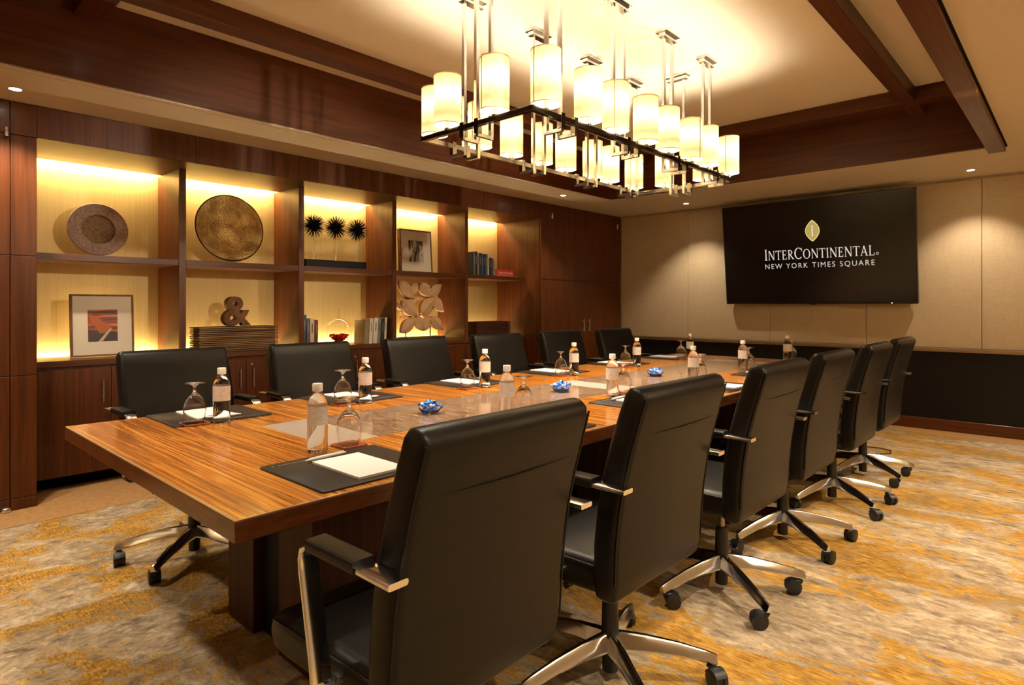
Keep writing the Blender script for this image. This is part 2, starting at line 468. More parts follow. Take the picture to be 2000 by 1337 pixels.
# ceiling: lower soffit around a coffer, upper ceiling inside it
CX0, CX1, CY0, CY1 = -4.03, -0.42, 0.35, 6.02
def ceil_mesh(bm):
    box(bm, -5.6, CX0 - .046, YN - .1, YE + .2, CEIL, 3.05)
    box(bm, CX1 + .0, XR + .1, YN - .1, YE + .2, CEIL, 3.05)
    box(bm, CX0 - .046, CX1, CY1 + .03, YE + .2, CEIL, 3.05)
    box(bm, CX0 - .046, CX1, YN - .1, CY0, CEIL, 3.05)
ce = struct(obj('ceiling', ceil_mesh, 'plaster'))
bobj('ceiling_upper', (CX0 - .06, CX1 + .06, CY0 - .05, CY1 + .06, UPPER, 3.05), 'plaster_upper', ce)
struct(bobj('trim_2', (CX0 - .037, CX0 + .002, CY0, CY1, CEIL, CEIL + .04), 'plaster'))
struct(bobj('trim_3', (CX0 - .046, CX0 - .037, CY0, CY1, CEIL + .015, CEIL + .04), 'void_black'))
# wood lining of the coffer
struct(bobj('trim_4', (CX0, CX0 + .02, CY0, CY1, CEIL + .008, UPPER), 'mahogany_y'))
struct(bobj('trim_5', (CX0 + .02, CX1 - .1, CY1, CY1 + .03, CEIL + .004, UPPER), 'mahogany_x'))
struct(obj('trim_6', lambda bm: box(bm, CX1 - .105, CX1 + .002, CY0, CY1 + .02, CEIL - .045, UPPER, 0.003), 'mahogany_y'))
struct(bobj('trim_7', (CX0 + .02, CX1 - .1, CY0, CY0 + .02, CEIL + .004, UPPER), 'mahogany_x'))
struct(bobj('trim_8', (CX1 + .002, CX1 + .012, CY0, CY1 + .02, CEIL - .008, CEIL + .01), 'void_black'))
# beams under the upper ceiling
BZ = 2.81
struct(bobj('trim_9', (-3.66, -3.535, CY0 + .02, CY1, BZ, UPPER), 'mahogany_y', bev=0.003))
struct(bobj('trim_10', (-1.04, -0.935, CY0 + .02, CY1, BZ, UPPER), 'mahogany_y', bev=0.003))
struct(bobj('trim_11', (CX0 + .02, CX1 - .105, 5.60, 5.735, BZ - .002, UPPER), 'mahogany_x', bev=0.003))
struct(bobj('trim_12', (CX0 + .02, CX1 - .105, 0.83, 0.965, BZ - .002, UPPER), 'mahogany_x', bev=0.003))

# recessed downlights
def downlight(x, y, label, aim=(0, 0), power=1.0, blend=0.6, size=100, z=CEIL, soft=.025):
    t = thing('recessed_downlight', label, 'ceiling light', (x, y, z), (0, 0, 0), 'recessed downlights in the ceiling')
    obj('trim_ring', lambda bm: lathe(bm, [(0.028, -0.0005), (0.030, -0.004), (0.046, -0.0045), (0.048, 0.0)], 32), 'plaster', t, 40)
    obj('lens', lambda bm: lathe(bm, [(0.0, -0.003), (0.024, -0.003), (0.028, -0.0005)], 24), 'downlight_glow', t, 40)
    lamp('downlight_lamp', 'SPOT', DOWN_W * power, DOWN_C, t, (0, 0, -0.012), (aim[1], aim[0], 0), spot_size=math.radians(size), spot_blend=blend, shadow_soft_size=soft)
downlight(-3.481, 6.852, 'recessed downlight above the beige wall left of the television', power=0.62)
downlight(-0.726, 6.905, 'recessed downlight above the beige wall right of the television', power=0.62)
downlight(-4.225, 5.411, 'recessed downlight over the books bay beside the tall cupboard doors', power=0.5)
downlight(-4.425, 0.645, 'recessed downlight at the left edge above the tall wooden panel', power=0.9)
for x, y, p, lab in ((0.35, 0.6, 1.6, 'first'), (0.35, 2.3, 1.9, 'second'), (0.35, 4.0, 1.9, 'third'), (0.35, 5.6, 1.9, 'fourth')):  # unseen downlights added to bring the right aisle up in brightness
    downlight(x, y, lab + ' added recessed downlight over the right aisle, outside the picture', power=p)
for x, p, lab in ((-2.6, 1.1, 'middle'), (-3.9, 1.25, 'left')):  # unseen downlights added to brighten the camera end
    downlight(x, -0.1, lab + ' added recessed downlight near the camera end, outside the picture', power=p, soft=.08)
for x, lab in ((-2.85, 'left'), (-1.55, 'right')):  # unseen pair added in the upper ceiling to light the near tabletop
    downlight(x, 1.12, lab + ' added recessed downlight over the near table end, outside the picture', power=0.8, z=UPPER, size=80)
# unseen fill spots added over the right aisle to light the bookcase
for y, ty, lab in ((2.5, 1.9, 'nearer'), (4.3, 3.9, 'farther')):
    p0 = Vector((0.15, y, CEIL - .13)); d = Vector((-5.2, ty, 1.72)) - p0
    t = thing('fill_spotlight', lab + ' added swivel spotlight over the right aisle, outside the picture', 'ceiling light', p0, d.to_track_quat('-Z', 'Y').to_euler(), 'added swivel spotlights')
    obj('can', lambda bm: cyl(bm, (0, 0, .06), (0, 0, -.03), .026, .034, n=20, cap=False), 'frame_black', t, 40)
    obj('hanger', lambda bm: cyl(bm, (0, .02, .03), (0, .14, .03), .006, n=8), 'frame_black', t, 40)
    lamp('fill_spot_lamp', 'SPOT', FILL_SPOT_W, DOWN_C, t, (0, 0, -.004), spot_size=math.radians(33), spot_blend=.6, shadow_soft_size=.03)
# wall sconces added for fill light, all outside the picture
for sx_, sy_, rz_, pw_, lab in ((XR, 1.2, 0, 70, 'nearer linen wall sconce on the right wall'), (XR, 4.3, 0, 110, 'farther linen wall sconce on the right wall'),
                                (-3.6, YN, -PI / 2, 16, 'left linen wall sconce on the wall behind the camera'), (-1.6, YN, -PI / 2, 8, 'right linen wall sconce on the wall behind the camera')):
    t = thing('added_sconce', lab + ', added for fill light outside the picture', 'added wall light', (sx_, sy_, 1.75), (0, 0, rz_), group='added wall sconces')
    bobj('back_plate', (-.012, 0, -.05, .05, -.10, .10), 'chrome', t, bev=.003)
    obj('sconce_shade', lambda bm: rings(bm, [[Vector((-.09 + .06 * math.cos(2 * PI * i / 32), .11 * math.sin(2 * PI * i / 32), z)) for i in range(32)] for z in (-.13, .13)], False, False), 'linen_shade', t, 60)
    obj('arm', lambda bm: cyl(bm, (-.01, 0, 0), (-.09, 0, 0), .006, n=8), 'chrome', t)
    if sx_ == XR:   # uplights
        obj('shade_floor', lambda bm: poly_prism(bm, [(-.09 + .059 * math.cos(2 * PI * i / 24), .109 * math.sin(2 * PI * i / 24)) for i in range(24)], lambda a, b_, t_: Vector((a, b_, t_)), -.125, -.12), 'linen_shade', t)
        lamp('sconce_fill_lamp', 'SPOT', pw_, DOWN_C, t, (-.09, 0, .10), (PI, 0, 0), spot_size=math.radians(150), spot_blend=.5, shadow_soft_size=.04)
    else:
        lamp('sconce_fill_lamp', 'POINT', pw_, BULB_C, t, (-.09, 0, .03), shadow_soft_size=.03)

# ================================================================== BOOKCASE WALL
bc = thing('bookcase', 'built-in dark wood bookcase with gold lit backs along the left wall', 'bookcase', (XB, Y0, 0))
def L(dims):  # world box to bookcase-local box
    x0, x1, y0, y1, z0, z1 = dims
    return (x0 - XB, x1 - XB, y0 - Y0, y1 - Y0, z0, z1)
def bpart(name, dims, mat, bev=0.0): return bobj(name, L(dims), mat, bc, bev)
DE = [Y0] + DIV + [Y5]
for a, b in zip(DE, DE[1:]):
    ya = a + (.025 if a != Y0 else 0); yb = b - (.025 if b != Y5 else 0)
    bpart('back_panel', (XB - .02, XB, a, b, CTR - .04, 2.33), 'gold_panel')
    bpart('middle_shelf', (XB, XD - .004, ya + .0005, yb - .0005, SHELF - .046, SHELF - .0008), 'mahogany_y', 0.002)
    bpart('fascia_panel', (XF - .025, XF, a + .0015, b - .0015, ALC, CEIL - .004), 'mahogany', 0.0015)
    lt = bpart('light_strip', (XB + .038, XB + .056, ya + .02, yb - .02, ALC + .040, ALC + .046), 'led_strip')
    lamp('strip_lamp', 'AREA', LED_TOP_W, LED_C, lt, (.047, (ya + yb) / 2 - Y0, ALC + .038), (0, math.radians(12), 0), shape='RECTANGLE', size=0.018, size_y=yb - ya - .04)
    lb = bpart('light_strip', (XB + .020, XB + .034, ya + .02, yb - .02, CTR - .026, CTR - .020), 'led_strip')
    lamp('strip_lamp', 'AREA', LED_BOT_W, LED_C, lb, (.027, (ya + yb) / 2 - Y0, CTR - .019), (PI, math.radians(8), 0), shape='RECTANGLE', size=0.014, size_y=yb - ya - .04)
for y in DIV:
    bpart('divider', (XB, XD, y - .025, y + .025, CTR + .0008, ALC), 'mahogany', 0.002)
bpart('top_board', (XB + .085, XF - .025, Y0, Y5, ALC, ALC + .022), 'mahogany_y')
bpart('light_cover', (XB, XB + .085, Y0, Y5, ALC + .05, ALC + .06), 'mahogany_y')
bpart('side_panel', (XB, XF - .03, Y5, Y5 + .018, 0, CEIL - .004), 'mahogany')
bpart('side_panel', (XB, XF - .03, Y0 - .018, Y0, 0, CEIL - .004), 'mahogany')
tag(obj('worktop', lambda bm: box(bm, XB + .05, XD + .004, Y0 + .002, Y5 - .002, CTR - .042, CTR - .0004, 0.002), 'mahogany_y'),
    'long dark wood worktop running under all the bookcase bays', 'worktop')
CABL = ['low cupboard at the left end beneath the orange striped picture', 'low cupboard beneath the slatted box and wooden ampersand',
        'low cupboard beneath the round glass vase with red petals', 'low cupboard beneath the carved flower panel', 'low cupboard beneath the reddish slatted box, next to the tall doors']
for i, (a, b) in enumerate(zip(DE, DE[1:])):
    t = thing('base_cabinet', 'dark wood ' + CABL[i], 'cabinet', (XD, (a + b) / 2, 0), group='base cabinets under the worktop')
    h = (b - a) / 2
    bobj('body', (XB - XD + .03, -.022, -h + .001, h - .001, 0.09, CTR - .044), 'mahogany', t)
    bobj('toe_kick', (XB - XD + .03, -.125, -h + .001, h - .001, 0.0, 0.09), 'void_black', t)
    for s in (-1, 1):
        d = bobj('door', (-.020, 0, min(s * .0015, s * (h - .003)), max(s * .0015, s * (h - .003)), 0.092, CTR - .062), 'mahogany', t, bev=0.0015)
        yy = s * 0.052
        def handle(bm, yy=yy):
            cyl(bm, (0.026, yy, 0.565), (0.026, yy, 0.722), 0.0045, n=10)
            cyl(bm, (0, yy, 0.59), (0.026, yy, 0.59), 0.0035, n=8); cyl(bm, (0, yy, 0.697), (0.026, yy, 0.697), 0.0035, n=8)
        obj('handle', handle, 'steel', d, 40)
        if s == 1: obj('lock', lambda bm, yy=yy: lathe(bm, [(0.010, 0), (0.010, 0.003), (0.008, 0.005), (0.0, 0.005)], 16, 'X', (0, yy - .006, 0.753)), 'steel', d, 40)

# tall cupboard at the end of the bookcase
tc = thing('tall_cupboard', 'tall dark wood double-door cupboard in the corner beside the beige wall', 'cupboard', (XB, Y5 + .018, 0))
def tp(name, dims, mat, par=tc, bev=0.0015):
    x0, x1, y0, y1, z0, z1 = dims
    return bobj(name, (x0 - XB, x1 - XB, y0 - Y5 - .018, y1 - Y5 - .018, z0, z1), mat, par, bev)
tp('body', (XB + .002, XF - .024, Y5 + .020, YE - .025, 0.02, CEIL - .004), 'mahogany', bev=0)
for z0, z1 in ((0.07, 1.537), (1.543, CEIL - .006)):
    tp('stile', (XF - .022, XF, Y5 + .001, 5.724, z0, z1), 'mahogany')
    for y0, y1, hy, hinge in ((5.728, 6.453, 6.405, 5.785), (6.457, 7.296, 6.530, 7.21)):
        d = tp('door', (XF - .022, XF, y0, y1, z0, z1), 'mahogany')
        if z1 < 1.6:
            def hd(bm, hy=hy):
                x, y = XF - XB, hy - Y5 - .018
                cyl(bm, (x + .028, y, 0.895), (x + .028, y, 1.055), 0.005, n=10)
                cyl(bm, (x, y, 0.92), (x + .028, y, 0.92), 0.004, n=8); cyl(bm, (x, y, 1.03), (x + .028, y, 1.03), 0.004, n=8)
            obj('handle', hd, 'steel', d, 40)
        else:
            def hg(bm, hinge=hinge):
                x, y = XF - XB, hinge - Y5 - .018
                cyl(bm, (x + .008, y, 2.28), (x + .008, y, 2.318), 0.010, n=12); cyl(bm, (x + .008, y, 2.322), (x + .008, y, 2.345), 0.007, n=12)
            obj('hinge', hg, 'steel', d, 40)
tp('plinth', (XF - .022, XF - .002, Y5 + .001, 7.296, 0.0, 0.066), 'mahogany')

# tall panelled cabinet at the left picture edge
tl = thing('tall_cabinet', 'tall dark wood panelled cabinet cut by the left picture edge', 'cabinet', (XB, Y0 - .018, 0))
def lp(name, dims, mat, par=tl, bev=0.0015):
    x0, x1, y0, y1, z0, z1 = dims
    return bobj(name, (x0 - XB, x1 - XB, y0 - Y0 + .018, y1 - Y0 + .018, z0, z1), mat, par, bev)
lp('body', (XB + .002, XF - .024, YN + .01, Y0 - .02, 0.02, CEIL - .004), 'mahogany', bev=0)
for z0, z1 in ((0.002, 0.069), (0.073, 0.803), (0.807, 1.528), (1.532, 2.252), (2.256, CEIL - .006)):
    lp('stile', (XF - .022, XF, 0.662, Y0, z0, z1), 'mahogany')
    d = lp('door_panel', (XF - .022, XF, -.35, 0.657, z0, z1), 'mahogany')
    if z0 < 0.05:
        obj('pivot_foot', lambda bm: lathe(bm, [(0.022, 0), (0.026, 0.008), (0.026, 0.022), (0.020, 0.030), (0, 0.031)], 20, o=(XF - XB + .012, 0.638 - Y0 + .018, 0.0)), 'steel', d, 40)
    if abs(z0 - 2.256) < .001:
        obj('hinge', lambda bm: (cyl(bm, (XF - XB + .008, 0.641 - Y0 + .018, 2.235), (XF - XB + .008, 0.641 - Y0 + .018, 2.262), 0.011, n=12), cyl(bm, (XF - XB + .008, 0.641 - Y0 + .018, 2.266), (XF - XB + .008, 0.641 - Y0 + .018, 2.29), 0.009, n=12)), 'steel', d, 40)

# ================================================================== THINGS ON THE SHELVES
def ring_plate(name, label, x, y, zc, r, tilt, parts):
    t = thing(name, label, 'plate', (x, y, zc), (0, -math.radians(tilt), 0))
    parts(t, r)
    return t
def woven_parts(t, r):
    prof = []
    N = 16
    def bowl(rr): return 0.0 if rr > r * .56 else -0.035
    pr = [(r * .56 + (r * .44) * k / 40, 0.012 + 0.004 * abs(math.sin(k * PI / 5))) for k in range(41)]
    rim = pr + [(r * 1.005, 0.004), (r * .9, -0.012), (r * .56, -0.012)]
    obj('coiled_rim', lambda bm: rings(bm, [[Vector((h, q * math.cos(2 * PI * i / 48), q * math.sin(2 * PI * i / 48))) for i in range(48)] for q, h in rim], closed=True), 'woven', t, 50)
    ce_ = [(0.0, -.028)] + [(r * .57 * k / 30, -0.028 + 0.004 * abs(math.sin(k * PI / 4)) + 0.018 * (k / 30) ** 6) for k in range(1, 31)] + [(r * .57, -.03), (0, -.04)]
    obj('sunk_centre', lambda bm: lathe(bm, ce_, 48, 'X'), 'woven_centre', t, 50)
ring_plate('woven_tray', 'round grey-brown coiled basket tray standing on the left shelf', -5.25, 1.240, SHELF + .207, 0.190, 6, woven_parts)
def gold_parts(t, r):
    obj('dish', lambda bm: lathe(bm, [(0, -.02), (r * .5, -.018), (r * .72, -.012), (r * .76, -.002), (r * .98, 0.012), (r * .98, 0.002), (r * .7, -.024), (0, -.03)], 64, 'X'), 'hammered_gold', t, 60)
    obj('dark_rim', lambda bm: rings(bm, [[Vector((0.008 + 0.006 * math.sin(a), (r * .985 + 0.006 * math.cos(a)) * math.cos(2 * PI * i / 64), (r * .985 + 0.006 * math.cos(a)) * math.sin(2 * PI * i / 64))) for i in range(64)] for a in [2 * PI * k / 8 for k in range(8)]], closed=True), 'frame_black', t, 60)
ring_plate('gold_plate', 'large hammered gold plate with dark rim standing on the shelf', -5.24, 2.180, SHELF + .302, 0.282, 7, gold_parts)
for x, y, lab in ((-5.255, 1.24, 'small clear easel holding up the coiled basket tray'), (-5.245, 2.18, 'small clear easel holding up the gold plate')):
    t = thing('plate_easel', lab, 'easel', (x, y, SHELF))
    for s in (-1, 1):
        obj('easel_leg', lambda bm, s=s: (tube(bm, [(-.12, s * .06, .005), (.075, s * .06, .006), (.078, s * .06, .022)], .004, 8), tube(bm, [(-.118, s * .06, .006), (-.068, s * .055, .18)], .004, 8)), 'vase_glass', t, 60)

sp = thing('spiky_ball_sculpture', 'three dark spiky balls on thin rods set in a black block', 'sculpture', (-5.10, 3.07, SHELF))
obj('base_block', lambda bm: box(bm, -.07, .07, -.315, .315, 0, .068, .002), 'black_base', sp)
for yy in (-.20, .025, .255):
    obj('rod', lambda bm, yy=yy: cyl(bm, (0, yy, .068), (0, yy, .36), .0045, n=8), 'chrome_dark', sp, 40)
    def spikes(bm, yy=yy):
        c = Vector((0, yy, .375))
        bmesh.ops.create_icosphere(bm, subdivisions=2, radius=.03, matrix=Matrix.Translation(c))
        for k in range(170):
            z = 1 - 2 * (k + .5) / 170; a = k * 2.39996
            d = Vector((math.sqrt(1 - z * z) * math.cos(a), math.sqrt(1 - z * z) * math.sin(a), z))
            cyl(bm, c + d * .02, c + d * random.uniform(.098, .116), .0042, .0018, n=4, cap=False)
    obj('spiky_ball', spikes, 'black_base', sp)

def picture(name, label, x, y0, y1, z0, z1, tilt, fw, fd, win, pmat, extra=None):
    t = thing(name, label, 'picture', (x, (y0 + y1) / 2, z0 + .004), (0, -math.radians(tilt), 0))
    h, wd = z1 - z0, (y1 - y0) / 2
    def fr(bm):
        box(bm, -fd, 0, -wd, -wd + fw, 0, h, .0015); box(bm, -fd, 0, wd - fw, wd, 0, h, .0015)
        box(bm, -fd, 0, -wd + fw, wd - fw, 0, fw, .0015); box(bm, -fd, 0, -wd + fw, wd - fw, h - fw, h, .0015)
    obj('frame', fr, 'brown_wood', t)
    bobj('backing_board', (-fd + .002, -.012, -wd + fw, wd - fw, fw, h - fw), 'mat_board', t)
    a0, a1, b0, b1 = win
    def mt(bm):
        box(bm, -.010, -.007, -wd + fw, a0, fw, h - fw); box(bm, -.010, -.007, a1, wd - fw, fw, h - fw)
        box(bm, -.010, -.007, a0, a1, fw, b0); box(bm, -.010, -.007, a0, a1, b1, h - fw)
    obj('passe_partout', mt, 'mat_board', t)
    p = bobj('print', (-.0115, -.010, a0, a1, b0, b1), pmat, t)
    if extra: extra(p)
    bobj('glass_pane', (-.004, -.003, -wd + fw, wd - fw, fw, h - fw), 'picture_glass', t)
plain('print_dark', (0.06, 0.05, 0.05), 0.6); plain('print_orange', (0.42, 0.12, 0.035), 0.6); plain('print_pale', (0.55, 0.42, 0.32), 0.6)
def stripes_extra(p):
    def q(name, pts, mat, x): obj(name, lambda bm: poly_prism(bm, pts, lambda a, b, t_: Vector((t_, a, b)), -.0099, x), mat, p)
    q('dark_field', [(-.09, .105), (.09, .105), (.09, .17), (-.09, .19)], 'print_dark', -.0097)
    q('orange_sweep', [(-.09, .30), (-.045, .29), (.06, .20), (.03, .165), (-.02, .165), (-.07, .25)], 'print_orange', -.0095)
    q('pale_stroke', [(-.03, .105), (-.005, .105), (.055, .195), (.045, .20)], 'print_pale', -.0093)
picture('framed_picture', 'framed orange and dark striped print with wide cream mount', -5.15, 1.055, 1.447, CTR, 1.306, 4, .013, .035, (-.092, .092, .105, .335), 'print_stripes', stripes_extra)
picture('framed_picture', 'framed black and white photograph leaning on the upper shelf', -5.20, 3.925, 4.35, SHELF, 2.035, 4, .014, .05, (-.10, .095, .115, .345), 'print_mono')

def slat_box(label, x0, x1, y0, y1, z0, rows, pitch, mat):
    t = thing('slatted_box', label, 'box', ((x0 + x1) / 2, (y0 + y1) / 2, z0))
    hx, hy = (x1 - x0) / 2, (y1 - y0) / 2
    bobj('core', (-hx + .02, hx - .02, -hy + .02, hy - .02, 0, rows * pitch - .004), 'void_black', t)
    for k in range(rows):
        j = .004 * math.sin(k * 2.3); e = .003 * math.cos(k * 1.7)
        bobj('slat', (-hx - e, hx + e, -hy + j, hy + j, k * pitch, k * pitch + pitch * .66), mat, t, bev=0.001)
slat_box('box of stacked thin wooden slats under the ampersand', -5.21, -5.01, 1.852, 2.49, CTR, 14, .0143, 'slat_wood')
slat_box('reddish box of stacked thin slats in the last bay', -5.21, -5.01, 4.83, 5.40, CTR, 13, .0143, 'slat_wood_red')
am = link('ampersand_ornament', text_mesh('&', 0.335, 'brown_wood', extrude=0.035, offset=0.008, align='CENTER', name='ampersand'))
am.location = (-5.12, 2.17, CTR + 14 * .0143 + .009); am.rotation_euler = (PI / 2, 0, PI / 2)
tag(am, 'chunky brown wooden ampersand standing on the slatted box', 'ornament')

# books: spine faces +x
def book(label, x, y, z, th, hgt, dep, col, lean=0.0, group=None, yaw=0.0):
    t = thing('book', label, 'book', (x, y, z), (math.radians(lean), 0, math.radians(yaw)), group)
    def cover(bm):
        box(bm, -dep, 0, -th / 2, -th / 2 + .0025, 0, hgt, .0006); box(bm, -dep, 0, th / 2 - .0025, th / 2, 0, hgt, .0006)
        box(bm, -.003, .0015, -th / 2, th / 2, 0, hgt, .0008)
    obj('cover', cover, 'book_' + col, t)
    bobj('page_block', (-dep + .004, -.003, -th / 2 + .0025, th / 2 - .0025, .003, hgt - .003), 'pages', t)
    if th > .018:
        bobj('title_patch', (.0014, .0021, -th * .12, th * .12, hgt * .48, hgt * .82), {'white': 'book_grey', 'cream': 'book_maroon', 'grey': 'book_black', 'olive': 'book_grey'}.get(col, 'book_grey'), t)
    return t
yy = 4.812
for th, hg, c, nm in ((.032, .262, 'slate', 'tall slate book first from the divider'), (.030, .268, 'black', 'tallest black book second from the divider'), (.026, .252, 'grey', 'grey book third from the divider'),
                      (.036, .255, 'navy', 'thick navy book fourth from the divider'), (.030, .250, 'blue', 'blue book fifth from the divider'), (.030, .245, 'black', 'black book sixth from the divider'),
                      (.034, .248, 'teal', 'teal book seventh from the divider'), (.022, .232, 'cream', 'slim cream book among the dark ones'), (.030, .210, 'navy', 'short navy book ninth from the divider'),
                      (.032, .205, 'purple', 'short purple book near the row end'), (.020, .200, 'grey', 'slim grey book at the row end')):
    book(nm + ' on the last upper shelf', -5.045, yy + th / 2, SHELF, th, hg, .17, c, group='books on the last upper shelf'); yy += th + .0015
rb = thing('book', 'red book lying flat beside the row on the last upper shelf', 'book', (-5.02, yy + .015, SHELF), (0, 0, 0), 'books on the last upper shelf')
def rcover(bm):
    box(bm, -.19, 0, 0, .29, .004, .0075, .0006); box(bm, -.19, 0, 0, .29, .0745, .078, .0006); box(bm, -.003, .0015, 0, .29, .004, .078, .0008)
obj('cover', rcover, 'book_red', rb); bobj('page_block', (-.187, -.003, .003, .287, .0075, .0745), 'pages', rb)
ti = link('title', text_mesh('New York Times', .032, 'cap_white', .0003, spacing=1.02), rb, (.0020, .045, .030), (PI / 2, 0, PI / 2))
bl = thing('book', 'thin cream booklet lying flat under the red book', 'book', (-4.995, yy + .005, SHELF), group='books on the last upper shelf')
bobj('cover', (-.21, 0, 0, .325, 0, .0036), 'book_cream', bl)
yy = 2.712
for th, hg, c, nm, ln in ((.034, .285, 'blue', 'tall blue book against the divider beside the glass vase', -3), (.030, .252, 'slate', 'slate book left of the glass vase, second in its row', 0), (.040, .250, 'cream', 'cream patterned book left of the glass vase', 0), (.034, .236, 'maroon', 'maroon book nearest the left of the glass vase', 0)):
    book(nm, -5.05, yy + th / 2 + (.012 if ln else 0), CTR, th, hg, .17, c, lean=ln, group='books left of the glass vase'); yy += th + (.026 if ln else .004)
yy = 3.345
for th, hg, c, nm in ((.050, .225, 'olive', 'olive book showing its cover right of the glass vase'), (.040, .242, 'white', 'white book right of the vase, second in its row'), (.052, .246, 'white', 'thick white book in the middle of the row right of the vase'),
                      (.026, .242, 'grey', 'grey book right of the vase, fourth in its row'), (.034, .240, 'black', 'black book right of the vase, fifth in its row'), (.024, .250, 'white', 'slim white book ending the row right of the vase')):
    book(nm, -5.02, yy + th / 2, CTR, th, hg, .17, c, lean=-3.5, group='books right of the glass vase', yaw=0); yy += th + .006
# glass vase with red petals
gv = thing('glass_vase', 'round clear glass vase with thin neck holding red petals', 'vase', (-5.16, 3.165, CTR))
R = .122
prof = [(0.03, 0.0), (0.045, .004)] + [(R * math.sin(a), R - R * math.cos(a)) for a in [0.5 + k * (PI - .62) / 18 for k in range(19)]] + [(.011, 2 * R + .012), (.010, .325), (.020, .335)]
obj('vase_body', lambda bm: rings(bm, [[Vector((r * math.cos(2 * PI * i / 40), r * math.sin(2 * PI * i / 40), h)) for i in range(40)] for r, h in prof], cap1=False), 'vase_glass', gv, 60)
def petals(bm):
    for k in range(300):
        z = random.uniform(.022, .080); rr = math.sqrt(max(0, (R * .82) ** 2 - (z - R) ** 2)) * math.sqrt(random.random()); a = random.uniform(0, 2 * PI)
        c = Vector((rr * math.cos(a), rr * math.sin(a), z + .01)); n = Vector((random.gauss(0, 1), random.gauss(0, 1), random.gauss(0, 1))).normalized()
        u = n.orthogonal().normalized() * .017; v = n.cross(u).normalized() * .012
        q = [bm.verts.new(p) for p in (c - u, c + v + n * .003, c + u, c - v + n * .003)]
        bm.faces.new(q)
pt = obj('petal_heap', petals, 'petal_red', None, loc=(-5.16, 3.165, CTR)); pt['label'] = 'heap of small red petals in the glass vase'; pt['category'] = 'petals'; pt['kind'] = 'stuff'

# carved flower panel on a stand
cv = thing('carved_panel', 'pale carved wooden panel of overlapping petals on a black stand', 'sculpture', (-5.20, 4.147, CTR))
def cp(zx, zy): return ((zx - 282) * .001243, 1.474 - CTR - (zy - 680) * .000989)
def leaf(bm, a, b, wd, thick, x0):
    a, b = Vector((0, *a)), Vector((0, *b)); d = b - a; n = Vector((0, -d.z, d.y)); n.normalize(); Ln = d.length
    N = 12
    top = [a + d * (k / N) + n * (wd * math.sin(PI * (k / N) ** .8)) for k in range(N + 1)]
    bot = [a + d * (k / N) - n * (wd * math.sin(PI * (k / N) ** .8)) for k in range(1, N)]
    out = top + bot[::-1]
    va = [bm.verts.new(p + Vector((x0, 0, 0))) for p in out]; vb = [bm.verts.new(p + Vector((x0 + thick * .6, 0, 0))) for p in out]
    m = len(out)
    for i in range(m): bm.faces.new((va[i], va[(i + 1) % m], vb[(i + 1) % m], vb[i]))
    bm.faces.new(va[::-1])
    ridge = [vb[0]] + [bm.verts.new(a + d * (k / N) + Vector((x0 + thick, 0, 0))) for k in range(1, N)] + [vb[N]]
    tv = vb[:N + 1]; bv = [vb[0]] + vb[N + 1:][::-1] + [vb[N]]
    for side in (tv, bv):
        for k in range(N):
            f = [side[k], side[k + 1], ridge[k + 1], ridge[k]]
            f2 = []
            for v in f:
                if v not in f2: f2.append(v)
            if len(f2) >= 3: bm.faces.new(f2)
for a, b, wd, x0 in (((55, 675), (215, 860), .075, .02), ((180, 790), (300, 690), .06, .0), ((262, 690), (395, 835), .075, .03), ((380, 825), (515, 688), .07, .02), ((85, 880), (240, 1045), .085, .02),
                     ((95, 1000), (250, 845), .07, .0), ((255, 1012), (405, 838), .085, .045), ((400, 842), (520, 1000), .075, .035), ((300, 1040), (440, 940), .07, .0), ((65, 1212), (225, 1048), .075, .03),
                     ((215, 1045), (300, 1200), .07, .035), ((290, 1195), (395, 1050), .07, .02), ((380, 1050), (515, 1200), .07, .035), ((50, 900), (105, 985), .03, .0)):
    obj('petal', lambda bm, a=a, b=b, wd=wd, x0=x0: leaf(bm, cp(*a), cp(*b), wd * .86, .06, x0 * 1.6 - .02), 'carved_wood', cv, 30)
def cback(bm):
    for yk in (-.09, .14): box(bm, -.035, -.02, yk - .02, yk + .02, .12, .58)
    for zk in (.24, .44): box(bm, -.035, -.02, -.22, .24, zk - .018, zk + .018)
obj('back_lattice', cback, 'carved_wood', cv)
for yk in (-.165, .165): obj('stand_rod', lambda bm, yk=yk: cyl(bm, (0, yk, .03), (0, yk, .16), .006, n=8), 'black_base', cv, 40)
bobj('stand_base', (-.07, .10, -.31, .30, 0, .034), 'black_base', cv, bev=.002)

# ================================================================== TELEVISION
tvw, tvh = 1.955, 1.15
tv = thing('television', 'large black wall-mounted television showing a white hotel logo', 'television', (-2.155, YE - .105, 1.247), (math.radians(7.0), 0, 0))
bobj('bezel', (-tvw / 2, tvw / 2, -.012, .045, 0, tvh), 'bezel', tv, bev=.004)
sc = bobj('screen', (-tvw / 2 + .014, tvw / 2 - .014, -.0135, -.011, .022, tvh - .014), 'screen_black', tv)
bobj('wall_bracket', (-.3, .3, .045, .075, .10, .32), 'black_plastic', tv)
bobj('standby_light', (.748, .756, -.016, -.012, .006, .012), 'led_white', tv)
bobj('sensor_tab', (-.02, .02, -.012, .01, -.008, 0), 'bezel', tv)
